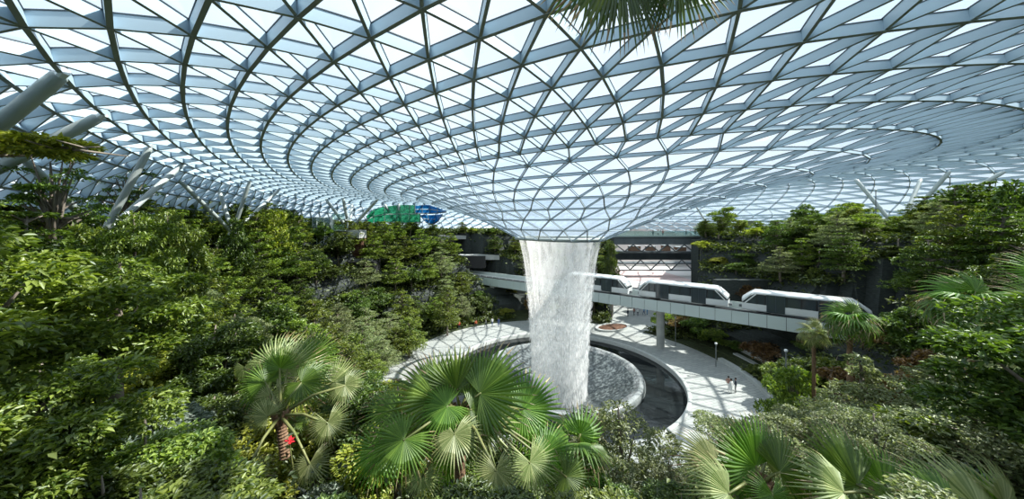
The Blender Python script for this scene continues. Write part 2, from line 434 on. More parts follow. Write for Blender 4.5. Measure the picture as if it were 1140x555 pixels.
# ------------------------------------------------------------------ guideway and train
def TP(s, off=0, z=0):
    """point on the track: s metres along, off metres behind the near face"""
    return Vector((TD.x*s+.625*off, T0.y+TD.y*s+.781*off, z))
ang = math.atan2(TD.y, TD.x)
br = MB()
S0, S1 = -22, 58
c = TP((S0+S1)/2, 2.6, 7.0); br.box(c, (S1-S0, 4.6, .7), ang, 0)
bridge = br.build('railway_bridge', [M['concrete']]); setp(bridge, 'pale elevated railway bridge crossing behind the waterfall', kind='structure')
pn = MB(); s = S0
while s < S1:
    c = TP(s+.99, .12, 7.2); pn.box(c, (1.95, .2, 1.75), ang); s += 2
pn.build('near_parapet', M['panel'], bridge)
pn = MB(); c = TP((S0+S1)/2, .22, 7.2); pn.box(c, (S1-S0, .1, 1.65), ang); c = TP((S0+S1)/2, .3, 8.12); pn.box(c, (S1-S0, .5, .08), ang); pn.build('parapet_core', M['black'], bridge)
pn = MB(); c = TP((S0+S1)/2, 5.1, 7.5); pn.box(c, (S1-S0, .2, 1.9), ang); pn.build('far_parapet', M['panel'], bridge)
pn = MB()
for of in (1.5, 3.7): pn.box(TP((S0+S1)/2, of, 7.5), (S1-S0, .35, .3), ang)
pn.build('running_rail', M['darkconcrete'], bridge)
pn = MB(); pn.tube([TP(S0, .3, 8.55), TP(20.5, .3, 8.55)], .035, 6)
s = S0
while s < 12: pn.tube([TP(s, .3, 8.1), TP(s, .3, 8.55)], .03, 6); s += 2
pn.build('handrail', M['whitepaint'], bridge)

for (x, Y, lb) in ((736, 53.4, 'round grey bridge column standing on the plaza'), (547, 75.5, 'grey bridge column in shade left of the waterfall')):
    X = (x-570)/F*Y; m_ = MB(); m_.lathe([(.62, 0), (.62, 5.6), (.95, 6.5), (.95, 6.7)], 32)
    o = m_.build('bridge_column', M['concrete'], None, True, (X+.3, Y+.9, 0)); setp(o, lb, kind='structure')

def make_car():
    t = empty('train_car', (0, 0, 0))
    def sec(x, inset=0, z0=None, z1=None):
        e = max(0, abs(x)-4.9)/1.6
        top = 3.05-1.25*e**1.15; wdt = 1.4-.28*e**1.5
        return top, wdt
    xs = [-6.35, -6.2, -5.9, -5.5, -4.9, -3, 0, 3, 4.9, 5.5, 5.9, 6.2, 6.35]
    # shell cross section: bottom, belt, shoulder, roof
    def loft(fn, name, mat, smooth=True):
        m_ = MB(); k = None; n_ = len(fn(0))
        for x in xs:
            m_.v += [(x, y, z) for (y, z) in fn(x)]
        for i in range(len(xs)-1):
            for j in range(n_-1):
                m_.f.append((i*n_+j, i*n_+j+1, (i+1)*n_+j+1, (i+1)*n_+j)); m_.m.append(0)
        m_.f.append(tuple(range(n_))[::-1]); m_.m.append(0); e = (len(xs)-1)*n_; m_.f.append(tuple(e+j for j in range(n_))); m_.m.append(0)
        return m_.build(name, mat, t, smooth)
    def body(x):
        tp, w = sec(x); h = min(1.25, tp-.3)
        return [(w-.1, .25), (w, .4), (w, h), (0, h+.02), (-w, h), (-w, .4), (-w+.1, .25), (0, .25)]
    def glaz(x):
        tp, w = sec(x); h = min(1.25, tp-.3); w2 = w-.04
        return [(w2, h), (w2-.05, tp-.42), (0, tp-.4), (-w2+.05, tp-.42), (-w2, h), (0, h)]
    def roof_(x):
        tp, w = sec(x); return [(w-.02, tp-.44), (w-.08, tp-.22), (w-.35, tp-.04), (0, tp), (-w+.35, tp-.04), (-w+.08, tp-.22), (-w+.02, tp-.44), (0, tp-.44)]
    loft(body, 'body', M['whitepaint'], False); loft(glaz, 'window_band', M['trainglass'], False); loft(roof_, 'roof', M['whitepaint'], True)
    for sy in (-1, 1):
        for x0 in (-2.6, 2.6):
            d = MB(); d.box((x0, sy*1.405, 1.5), (1.9, .05, 2.3)); dd = d.build('door', M['trainglass'], t)
            e = MB()
            for q in (-.95, 0, .95): e.box((x0+q, sy*1.44, 1.5), (.06, .03, 2.3))
            e.box((x0, sy*1.44, 2.65), (1.96, .03, .06)); e.build('door_frame', M['gasket'], dd)
        for x0 in (-4.6, -3.75, -1.45, 0, 1.45, 3.75, 4.6):
            e = MB(); e.box((x0, sy*1.38, 1.92), (.09, .05, 1.36)); e.build('window_post', M['black'], t)
        for sx in (-1, 1):
            e = MB(); e.bar((sx*4.75, sy*1.42, 2.62), (sx*6.0, sy*1.25, 1.25), .14, .08, (0, sy, 0)); e.bar((sx*5.15, sy*1.42, 2.72), (sx*6.3, sy*1.2, 1.45), .14, .08, (0, sy, 0)); e.build('end_frame', M['whitepaint'], t)
    for sx in (-1, 1):
        e = MB(); e.box((sx*3.9, 0, .12), (1.6, 2.1, .3)); e.build('bogie', M['black'], t)
        e = MB(); e.box((sx*6.5, 0, .55), (.5, .5, .3)); e.build('coupler', M['darkconcrete'], t)
    return t
car = make_car()
cars = []
s_of = lambda X: X/TD.x
labs = ['white train car half hidden behind the waterfall', 'white train car in full view between waterfall and palm', 'white train car whose right end meets the palm']
for i, (X0) in enumerate((15.2, 26.6, 37.8)):
    o = car if i == 0 else copy_tree(car)
    p = TP(s_of(X0)-.9, 2.1, 8.0); o.location = p; o.rotation_euler = (0, 0, ang)
    setp(o, labs[i], 'train', 'train cars coupled on the elevated bridge')

# ------------------------------------------------------------------ roof-carrying branched columns
def strut_tree(base, tops, label, rad=.34, Yb=None, depths=None):
    pts = []
    for i, (x, y) in enumerate(tops):
        pts.append(P(x, y, depths[i]) if depths and depths[i] else roof_hit(x, y))
    Yb = Yb or sum(p.y for p in pts)/len(pts)
    b = P(base[0], base[1], Yb); t = empty('branched_column', b)
    setp(t, label, 'column', 'branched steel columns carrying the roof')
    for p in pts:
        q = p-b; n_ = q.normalized()
        m_ = MB(); m_.tube([(0, 0, 0), n_*.8, q-n_*.9, q-n_*.15, q], [rad*.7, rad, rad, rad*.9, rad*.5], 16); st = m_.build('strut', M['tube'], t, True)
        m_ = MB(); m_.tube([q-n_*.25, q+n_*.25], rad*.6, 10); m_.build('node_cap', M['whitepaint'], st)
    zg = height(b.x, b.y) if math.hypot(b.x-CX, b.y-CY) < 44 else 18.3
    if b.z > zg: m_ = MB(); m_.lathe([(.5, zg-b.z-.2), (.5, -.3), (.42, .1), (.05, .2)], 16); m_.build('column_base', M['concrete'], t, True)
    return t, pts
strut_tree((-157, 265), [(68, 83), (111, 130)], 'thick grey roof strut pair at far upper left edge', .27, 15)
strut_tree((114, 262), [(167, 164), (203, 183), (28, 178), (-10, 193)], 'branched steel column behind the airy tree on the left', .21, None, [None, None, 17.4, 21])
strut_tree((259, 259), [(201, 202), (244, 212), (278, 202), (310, 212)], 'branched steel column sunk in foliage left of the lift tower', .22)
strut_tree((389, 256), [(363, 222), (382, 221), (392, 227), (420, 222)], 'branched steel column beside the glass lift tower', .3)
strut_tree((446, 256), [(428, 227), (444, 227), (467, 228)], 'branched steel column in front of the green screen', .32)
strut_tree((1000, 256), [(953, 200), (1025, 200), (1057, 191), (1118, 191)], 'branched steel column among trees on the right', .36)
strut_tree((792, 256), [(775, 230), (815, 232)], 'branched steel column at the left end of the far deck', .3)

# ------------------------------------------------------------------ far deck and hall seen through the gap
def slab(name, x0, x1, y_top, y_bot, Y, dep, mat, label, parent=None):
    a_, b_ = P(x0, y_top, Y), P(x1, y_bot, Y); m_ = MB()
    m_.box(((a_.x+b_.x)/2, Y+dep/2, (a_.z+b_.z)/2), (b_.x-a_.x, dep, a_.z-b_.z)); o = m_.build(name, mat, parent)
    if not parent: setp(o, label, kind='structure')
    return o
def truss(x0, x1, yt, yb, Y, n, label):
    m_ = MB()
    for i in range(n):
        xa = x0+(x1-x0)*i/n; xb = x0+(x1-x0)*(i+1)/n; xm = (xa+xb)/2
        m_.tube([P(xa, yt, Y), P(xm, yb, Y)], .22, 6); m_.tube([P(xm, yb, Y), P(xb, yt, Y)], .22, 6)
    m_.tube([P(x0, yb+.6, Y), P(x1, yb+.6, Y)], .2, 6)
    o = m_.build('steel_truss', M['darkconcrete']); setp(o, label, kind='structure')
dk = slab('far_deck', 684, 850, 263.5, 272, 84, 12, M['darkconcrete'], 'dark edged upper deck spanning the gap at the back')
m_ = MB(); m_.bar(P(684, 263.5, 83.8), P(852, 263.5, 83.8), .5, .35); m_.build('deck_edge', M['decks'], dk)
m_ = MB(); m_.bar(P(684, 262, 83.9), P(852, 262, 83.9), .06, 1.15); m_.build('glass_railing', M['railglass'], dk)
m_ = MB(); m_.bar(P(684, 257.2, 83.9), P(852, 257.2, 83.9), .1, .07); m_.build('handrail', M['tube'], dk)
slab('middle_deck', 676, 790, 281, 289, 98, 10, M['darkconcrete'], 'dark middle deck seen through the gap')
slab('lower_deck', 690, 775, 292.5, 294, 128, 6, M['darkconcrete'], 'thin lower walkway deep in the gap')
truss(686, 800, 272, 279.5, 99, 6, 'steel truss under the upper far deck')
truss(690, 782, 289, 300, 112, 4, 'steel truss under the middle far deck')
m_ = MB(); m_.box((62, 165, 11), (70, 1, 22)); o = m_.build('wall_back', M['far_floor']); setp(o, 'pale far end wall of the hall', kind='structure')
m_ = MB(); m_.box((56, 135, .05), (22, 30, .08)); o = m_.build('tiled_area', M['pinkfloor']); setp(o, 'pinkish tiled floor area seen beyond the gap', kind='structure')
for (x, y, Y, w, h, d) in ((706, 276.5, 104, 3.4, 1.6, 2), (724, 277, 106, 2.6, 1.4, 2), (741, 277, 105, 2.2, 1.8, 2), (757, 278.5, 103, 3.0, 1.4, 2)):
    p = P(x, y, Y); m_ = MB(); m_.box((0, 0, h/2), (w, d, h)); m_.box((0, 0, h+.06), (w+.3, d+.3, .12), 0, 1)
    o = m_.build('kiosk', [M['wood'], M['whitepaint']], None, False, (p.x, p.y, P(0, 281, 98).z)); setp(o, {706: 'leftmost', 724: 'second', 741: 'third', 757: 'rightmost'}[x]+' small brown kiosk under the upper truss at the back', 'kiosk', 'kiosks on the middle far deck')

# far side terrace with planter ledge and tunnel mouth left of the waterfall
tr = MB(); a_, b_ = P(436, 284, 84), P(556, 289, 84); tr.box(((a_.x+b_.x)/2, 86, (a_.z+b_.z)/2), (b_.x-a_.x, 4, a_.z-b_.z)); o = tr.build('planter_ledge', M['concrete']); setp(o, 'grey planter ledge above the tunnel mouth', kind='structure')
tr = MB(); p = P(516, 294, 83); tr.box((p.x, 84.5, 11), (11, 3, 3.0)); o = tr.build('tunnel_mouth_black_box', M['black']); setp(o, 'black box for the tunnel mouth where the bridge leaves', kind='structure')  # solid box, its black stands for the shade inside the tunnel
tr = MB()
for (x0, x1, y0, y1, Y) in ((470, 570, 262, 266, 92), (380, 414, 288, 291.5, 62), (376, 400, 256, 265, 61)):
    a_, b_ = P(x0, y0, Y), P(x1, y1, Y); t2 = MB(); t2.box(((a_.x+b_.x)/2, Y+1.5, (a_.z+b_.z)/2), (b_.x-a_.x, 3, a_.z-b_.z))
    o = t2.build('terrace_slab', M['concrete']); setp(o, 'grey concrete terrace slab showing between trees', kind='structure')
a_, b_ = P(373, 265, 62.5), P(402, 290, 62.5); tr = MB(); tr.box(((a_.x+b_.x)/2, 63.5, (a_.z+b_.z)/2), (b_.x-a_.x, 2, a_.z-b_.z)); o = tr.build('wall_planted', M['rust']); setp(o, 'rust brown planted wall below the column plinth', kind='structure')
a_, b_ = P(382, 292, 59.5), P(414, 306, 59.5); tr = MB(); tr.box(((a_.x+b_.x)/2, 62, (a_.z+b_.z)/2), (b_.x-a_.x, 3, a_.z-b_.z)); o = tr.build('black_box_under_slab', M['black']); setp(o, 'solid black box below the terrace slab', kind='structure')  # no hollow here: a black box painted as the shade under the slab

# glass lift tower
Yt = 60.5; p = P(358, 284, Yt); top = P(358, 242, Yt).z
lift = empty('lift_tower', (p.x, p.y, p.z-1.5)); setp(lift, 'tall glass lift tower with steel frame rising from the left slope', 'tower')
hh = top-p.z+1.5
m_ = MB(); m_.lathe([(1.45, 0), (1.45, hh)], 8); m_.build('glass_shaft', M['liftglass'], lift)
m_ = MB()
for k in range(8):
    t = 2*PI*k/8; m_.tube([(1.48*math.cos(t), 1.48*math.sin(t), 0), (1.48*math.cos(t), 1.48*math.sin(t), hh)], .07, 6)
m_.build('mullion', M['tube'], lift)
for k in range(6):
    m_ = MB(); m_.lathe([(1.42, hh*k/5-.06), (1.56, hh*k/5-.06), (1.56, hh*k/5+.06), (1.42, hh*k/5+.06), (1.42, hh*k/5-.06)], 8); m_.build('ring_band', M['tube'], lift)
m_ = MB(); m_.box((2.0, 0, hh/2), (.35, .5, hh+.3)); m_.build('steel_post', M['whitepaint'], lift)
for k in (.45, .72, .95):
    m_ = MB(); m_.box((3.2, .6, hh*k), (2.4, 1.6, .16)); m_.box((3.2, -.2, hh*k+.6), (2.4, .05, 1.0), 0, 1); m_.build('landing', [M['tube'], M['railglass']], lift)
m_ = MB(); m_.box((4.3, 1.0, hh*.7), (.2, .2, hh*.6)); m_.build('landing_post', M['tube'], lift)

# coloured translucent screens
def ribbon(name, pts_top, pts_bot, Y0, Y1, mat, label, cat):
    t = empty(name, P(pts_bot[0][0], pts_bot[0][1], Y0)); setp(t, label, cat); b = t.location
    n_ = len(pts_top); vs = []
    for off in (0, .25):
        for i in range(n_):
            Y = Y0+(Y1-Y0)*i/(n_-1)+4*math.sin(PI*i/(n_-1))+off
            vs.append(P(*pts_top[i], Y)-b); vs.append(P(*pts_bot[i], Y)-b)
    fs = [(2*i, 2*i+1, 2*i+3, 2*i+2) for i in range(n_-1)]
    k = 2*n_
    fs += [(k+2*i, k+2*i+2, k+2*i+3, k+2*i+1) for i in range(n_-1)]
    fs += [(2*i, 2*i+2, k+2*i+2, k+2*i) for i in range(n_-1)]+[(2*i+1, k+2*i+1, k+2*i+3, 2*i+3) for i in range(n_-1)]
    link('panel', mesh('panel', vs, fs, mat), t)
    for i in range(n_):
        m_ = MB(); m_.tube([vs[2*i], vs[2*i+1]], .09, 6); m_.build('frame_post', M['darkconcrete'], t)
    m_ = MB(); m_.tube([vs[2*i+1] for i in range(n_)], .12, 6); m_.build('bottom_rail', M['darkconcrete'], t)
    m_ = MB(); m_.tube([(vs[2*i]+vs[2*i+1])/2 for i in range(n_)], .08, 6); m_.build('middle_rail', M['tube'], t)
ribbon('green_screen', [(408, 240), (416, 233), (428, 230), (442, 228), (456, 228), (468, 229)], [(408, 250), (416, 248), (428, 247), (442, 248), (456, 248), (468, 247)], 74, 80, M['green_film'], 'green translucent curved screen behind the branched column', 'screen')
ribbon('blue_screen', [(462, 229), (470, 228), (478, 228), (487, 231), (497, 235)], [(462, 237), (470, 237.5), (478, 237.5), (487, 237), (497, 236)], 74, 78, M['blue_film'], 'blue translucent curved roof band right of the green screen', 'screen')
ribbon('blue_screen', [(467, 239), (476, 239), (485, 239), (493, 238)], [(474, 247), (478, 249), (483, 249), (488, 246)], 77, 79, M['blue_film'], 'deep blue lower screen tapering under the blue band', 'screen')

# upper park on the right: tents, cafe, planters
def parasol(x, y, Y, w, h, label):
    p = P(x, y, Y); t = empty('canopy_tent', (p.x, p.y, 18.1)); setp(t, label, 'tent', 'white canopies on the far deck')
    H = p.z-18.1
    m_ = MB(); m_.lathe([(w, H+h*.25), (w*.62, H), (w*.3, H-h*.3), (.12, H-h)], 8); m_.build('canopy', M['canvas'], t)
    m_ = MB(); m_.tube([(0, 0, 0), (0, 0, H)], .09, 8); m_.build('pole', M['whitepaint'], t)
parasol(834, 248, 88, 2.6, 2.2, 'white funnel shaped canopy beside the green tree on the far deck')
parasol(861, 247, 90, 2.2, .6, 'flatter white canopy right of the funnel shaped one')
def cafe(x0, x1, yt, yb, Y, label):
    a_, b_ = P(x0, yt, Y), P(x1, yb, Y); w = b_.x-a_.x; h = a_.z-18.2
    t = empty('cafe_pavilion', ((a_.x+b_.x)/2, Y+2, 18.2)); setp(t, label, 'pavilion')
    m_ = MB(); m_.box((0, 0, h+.1), (w+1.2, 5.2, .25)); m_.build('roof', M['canvas'], t)
    m_ = MB(); m_.box((0, .8, h/2), (w, 3, h)); m_.build('wall', M['wood'], t)
    for k in range(5):
        m_ = MB(); m_.box((-w/2+w*(k+.5)/5, -.72, h*.45), (w/5-.5, .08, h*.75)); m_.build('shop_window', M['darkglass'], t)
    for k in range(4):
        m_ = MB(); m_.tube([(-w/2+w*k/3, -2.3, 0), (-w/2+w*k/3, -2.3, h)], .08, 8); m_.build('post', M['whitepaint'], t)
cafe(862, 905, 252, 259, 92, 'low pavilion with pale roof behind the far deck trees')
cafe(920, 972, 250.5, 259, 86, 'brown low pavilion left of the right branched column')
m_ = MB(); m_.bar(P(852, 261, 80), P(985, 263, 74), .4, .3, (0, 0, 1)); o = m_.build('deck_kerb', M['decks']); setp(o, 'pale kerb of the upper deck on the right', kind='structure')
m_ = MB(); m_.bar(P(852, 259.5, 80.2), P(985, 261, 74.2), .06, 1.0); m_.build('glass_railing', M['railglass'], o)
# wall fin with white lantern by the gap
m_ = MB(); a_ = P(793, 290, 72); m_.box((a_.x, 74, 9.5), (5.5, 3, 15)); o = m_.build('wall_pier', M['slate']); setp(o, 'dark stone pier right of the gap', kind='structure')
# dark stone retaining walls on the right behind the train
for (x0, x1, y0, y1, Y, k) in ((800, 985, 312, 352, 53, 1),):
    a_, b_ = P(x0, y0, Y), P(x1, y1, Y); m_ = MB(); m_.box(((a_.x+b_.x)/2, Y+1, (a_.z+b_.z)/2), (b_.x-a_.x, 1.2, a_.z-b_.z)); o = m_.build('wall_right' if k == 0 else 'wall_terrace', M['slate']); setp(o, 'dark slate retaining wall above the train', kind='structure')

# ------------------------------------------------------------------ plaza furniture
# stepped stone seats along the right edge
for k, (r0, z0, z1, lb) in enumerate(((24.35, 0, .42, 'low curved stone bench at the right plaza edge'), (26.9, .5, .98, 'second curved stone bench stepping up behind the first'), (28.2, 1.0, 1.6, 'topmost curved stone bench against the planting'))):
    m_ = MB(); n_ = 26; vs = []; A0, A1 = R(-38), R(8)
    for i in range(n_+1):
        t = A0+(A1-A0)*i/n_
        for (rr, zz) in ((r0, z0), (r0, z1), (r0+.75, z1), (r0+.75, z0)): vs.append((CX+rr*math.cos(t), CY+rr*math.sin(t), zz))
    fs = []
    for i in range(n_):
        for j in range(4): fs.append((4*i+j, 4*i+(j+1) % 4, 4*i+4+(j+1) % 4, 4*i+4+j))
    fs += [(0, 1, 2, 3), (4*n_+3, 4*n_+2, 4*n_+1, 4*n_)]
    m_.add(vs, fs); o = m_.build('stone_bench', M['bench']); setp(o, lb, 'bench', 'curved stone benches')
# oval planter with pale kerb behind the waterfall
pp = P(682, 364, 64.5); pp.z = 0
m_ = MB(); m_.lathe([(1, -.0), (1, .35), (.86, .35), (.86, .2), (.02, .2)], 40)
t = empty('oval_planter', pp, R(25)); setp(t, 'oval stone planter with a pale kerb on the plaza', 'planter')
o = m_.build('kerb', [M['bench']], t); o.scale = (3.8, 2.2, 1)
m_ = MB(); m_.lathe([(.85, .2), (.5, .42), (.02, .5)], 24); o = m_.build('red_soil', M['rust'], t); o.scale = (3.8, 2.2, 1)

def lamp(x, y, Y, h, label):
    p = P(x, y, Y); t = empty('path_lamp', (p.x, p.y, p.z-h)); setp(t, label, 'lamp')
    m_ = MB(); m_.tube([(0, 0, 0), (0, 0, h)], .06, 8); m_.build('post', M['darkconcrete'], t)
    m_ = MB(); m_.lathe([(.02, h-.03), (.14, h), (.17, h+.12), (.13, h+.22), (.02, h+.25)], 12); m_.build('lamp_head', M['whitepaint'], t, True)
lamp(875, 391, 34, 3.2, 'small white headed lamp among shrubs right of the plaza')
lamp(797, 383, 44, 3, 'small lamp on the planted slope under the bridge')
lamp(752, 354, 55, 4.6, 'white square headed lamp just right of the bridge column')
lamp(975, 212, 55, 7.6, 'tall dark lamp post beside the right branched column')

# ------------------------------------------------------------------ people
def person_mesh(name, pose=0):
    # joints: x right, y forward, z up
    w = pose*.18
    J = {'pel': (0, 0, .95), 'sp': (0, 0, 1.18), 'ch': (0, 0, 1.38), 'nk': (0, 0, 1.50), 'hd': (0, .01, 1.60), 'hd2': (0, .01, 1.70),
         'sl': (-.18, 0, 1.42), 'el': (-.25, -.03-w*.5, 1.16), 'wl': (-.25, .08+w*.3, .93), 'hl': (-.25, .10+w*.3, .84),
         'sr': (.18, 0, 1.42), 'er': (.25, -.03+w*.5, 1.16), 'wr': (.25, .10, .93), 'hr': (.25, .12, .84),
         'hpl': (-.10, 0, .90), 'kl': (-.11, .04+w, .50), 'al': (-.11, -.02+w*1.4, .09), 'tl': (-.11, .14+w*1.4, .03),
         'hpr': (.10, 0, .90), 'kr': (.11, .04-w*.3, .50), 'ar': (.11, -.04-w*1.3, .09), 'tr': (.11, .12-w*1.3, .03)}
    rad = {'pel': (.15, .11), 'sp': (.14, .10), 'ch': (.17, .11), 'nk': (.055, .055), 'hd': (.08, .095), 'hd2': (.085, .10), 'sl': (.06, .06), 'sr': (.06, .06),
           'el': (.045, .045), 'er': (.045, .045), 'wl': (.03, .03), 'wr': (.03, .03), 'hl': (.03, .035), 'hr': (.03, .035), 'hpl': (.09, .09), 'hpr': (.09, .09),
           'kl': (.06, .06), 'kr': (.06, .06), 'al': (.04, .045), 'ar': (.04, .045), 'tl': (.035, .03), 'tr': (.035, .03)}
    ks = list(J); E_ = [('pel', 'sp'), ('sp', 'ch'), ('ch', 'nk'), ('nk', 'hd'), ('hd', 'hd2'), ('ch', 'sl'), ('sl', 'el'), ('el', 'wl'), ('wl', 'hl'), ('ch', 'sr'), ('sr', 'er'), ('er', 'wr'), ('wr', 'hr'),
                        ('pel', 'hpl'), ('hpl', 'kl'), ('kl', 'al'), ('al', 'tl'), ('pel', 'hpr'), ('hpr', 'kr'), ('kr', 'ar'), ('ar', 'tr')]
    me = bpy.data.meshes.new(name); me.from_pydata([J[k] for k in ks], [(ks.index(a), ks.index(b)) for a, b in E_], [])
    ob = bpy.data.objects.new(name, me); COL.objects.link(ob)
    sk = ob.modifiers.new('skin', 'SKIN'); ob.modifiers.new('sub', 'SUBSURF').levels = 1; ob.modifiers['sub'].render_levels = 1
    for i, k in enumerate(ks):
        me.skin_vertices[0].data[i].radius = rad[k]; me.skin_vertices[0].data[i].use_root = (k == 'pel')
    bpy.context.view_layer.update()
    dg = bpy.context.evaluated_depsgraph_get(); me2 = bpy.data.meshes.new_from_object(ob.evaluated_get(dg))
    bpy.data.objects.remove(ob); me2.name = name
    me2.polygons.foreach_set('use_smooth', [True]*len(me2.polygons)); me2.materials.clear()
    return me2
def clothes(name, shirt, trousers, skin=(.45, .28, .2)):
    m, nt, out = nmat(name); b = nt.nodes.new('ShaderNodeBsdfPrincipled'); L(nt, b.outputs[0], out.inputs[0]); b.inputs['Roughness'].default_value = .8
    tc = nt.nodes.new('ShaderNodeTexCoord'); sp = nt.nodes.new('ShaderNodeSeparateXYZ'); L(nt, tc.outputs['Object'], sp.inputs[0])
    mr = nt.nodes.new('ShaderNodeMapRange'); mr.inputs[2].default_value = 1.8; L(nt, sp.outputs[2], mr.inputs[0])
    r = nt.nodes.new('ShaderNodeValToRGB'); r.color_ramp.interpolation = 'CONSTANT'; e = r.color_ramp.elements
    e[0].position = 0; e[0].color = (.03, .03, .03, 1); e[1].position = .055; e[1].color = (*trousers, 1)
    q = e.new(.52); q.color = (*shirt, 1); q = e.new(.835); q.color = (*skin, 1)
    L(nt, mr.outputs[0], r.inputs[0]); L(nt, r.outputs[0], b.inputs['Base Color']); return m
hair = pbr('dark hair', (.02, .015, .012), .6)
pm = [person_mesh('standing_body', 0), person_mesh('walking_body', 1)]
hm = MB(); hm.lathe([(.10, 1.62), (.112, 1.70), (.10, 1.78), (.06, 1.82), (.005, 1.835)], 12); hair_me = mesh('hair', hm.v, hm.f, hair, None, True)
def person(x, y, Y, shirt, trousers, rz, pose, label, z=None, group=None):
    p = P(x, y, Y); zz = z if z is not None else height(p.x, p.y)
    me = pm[pose].copy(); me.materials.append(clothes('clothes', shirt, trousers))
    o = link('person', me, None, (p.x, p.y, zz+.02)); o.rotation_euler = (0, 0, rz); setp(o, label, 'person', group)
    link('hair', hair_me, o)
W_ = (.75, .75, .75); B_ = (.02, .03, .05); N_ = (.05, .08, .2); RD = (.5, .04, .03); BL = (.05, .25, .5); GY = (.25, .25, .25)
def floor_Y(y): return EYE*F/(y-HY)
person(699, 352, floor_Y(352.5), B_, B_, .4, 0, 'person in black standing behind the oval planter', 0)
person(706, 350, floor_Y(351), (.3, .12, .1), B_, 2, 1, 'person in dark red top walking behind the oval planter', 0)
person(710, 351, floor_Y(351.5), W_, B_, 3, 0, 'person in white top beside the one in dark red', 0)
person(717, 349, floor_Y(350.5), BL, N_, 1, 1, 'person in blue walking on the path', 0)
person(720.5, 348, floor_Y(350), BL, BL, 1.4, 0, 'person all in pale blue beside the walking one in blue', 0)
person(814, 437, floor_Y(438), W_, W_, .3, 0, 'person in white standing at the stone bench', 0)
person(819, 437, floor_Y(437), B_, GY, 1.2, 0, 'person in black top and grey trousers at the stone bench', 0)
person(811, 434, floor_Y(435), (.35, .2, .16), W_, -1, 1, 'person in brown top and white trousers near the bench', 0)
person(548, 362, floor_Y(363), W_, N_, .5, 0, 'person in white top on the plaza left of the waterfall', 0)
person(541, 363, floor_Y(364.5), GY, B_, 1.5, 1, 'person in grey walking left of the one in white', 0)
person(555, 363, floor_Y(363.5), N_, N_, 2.5, 0, 'person in navy on the plaza beside the waterfall', 0)
person(511, 366, floor_Y(367), RD, B_, .3, 0, 'person in red top by the trees left of the plaza', 0)
person(530, 364, floor_Y(365.5), (.5, .12, .05), B_, .3, 1, 'person in orange top walking under the trees', 0)
dz_ = P(0, 263.5, 84).z+.02
for i, (x, c_) in enumerate(((727, B_), (733, W_), (738, RD), (764, B_), (769, W_), (774, B_), (780, N_), (786, W_))):
    person(x, 258, 86, c_, B_, i*1.1, i % 2, ('person in black leftmost on the far deck railing', 'person in white beside the leftmost on the far railing', 'person in red on the far upper deck railing',
        'person in black, left end of the right cluster on the far railing', 'person in white near the left of the right cluster on the far railing', 'person in black in the middle of the right cluster on the far railing',
        'person in navy near the right end of the far railing', 'person in white at the right end of the far railing')[i], dz_, 'people along the far deck railing')

# ------------------------------------------------------------------ foliage templates
def leaves(C_, size, tilt=.5, aspect=.42, fold=.18, az=None, droop=0.0):
    """numpy diamonds: C_ (n,3) leaf bases"""
    n = len(C_); az = rng.random(n)*2*PI if az is None else az
    el = rng.normal(-droop, tilt, n); roll = rng.normal(0, tilt, n)
    d = np.stack([np.cos(az)*np.cos(el), np.sin(az)*np.cos(el), np.sin(el)], 1)
    up = np.zeros((n, 3)); up[:, 2] = 1
    s = np.cross(d, up); s /= np.linalg.norm(s, axis=1, keepdims=True)+1e-9; u = np.cross(s, d)
    s2 = s*np.cos(roll)[:, None]+u*np.sin(roll)[:, None]; u2 = np.cross(s2, d)
    ln = (size*rng.uniform(.65, 1.35, n))[:, None]
    mid = C_+d*ln*.5
    V = np.stack([C_, mid+s2*ln*aspect/1.0*.5+u2*ln*fold, C_+d*ln-u2*ln*.08, mid-s2*ln*aspect*.5+u2*ln*fold], 1).reshape(-1, 3)
    k = np.arange(n)[:, None]*4
    return V, np.concatenate([k+[0, 1, 2], k+[0, 2, 3]], 1).reshape(-1, 3)

def crown_pads(pads, per, size, tilt, **kw):
    """pads: list of (cx,cy,cz,rx,ry,rz): flattened clumps with leaves spread through the outer shell"""
    Cs = []; Az = []
    for (x, y, z, rx, ry, rz_) in pads:
        n = per; q = rng.normal(0, 1, (n, 3)); q /= np.linalg.norm(q, axis=1, keepdims=True); q *= rng.uniform(.55, 1, (n, 1))**.7
        q[:, 2] = np.abs(q[:, 2])*np.where(rng.random(n) < .8, 1, -.6)
        Cs.append(q*np.array([rx, ry, rz_])+np.array([x, y, z])); Az.append(np.arctan2(q[:, 1], q[:, 0])+rng.normal(0, .9, n))
    return leaves(np.concatenate(Cs), size, tilt, az=np.concatenate(Az), **kw)

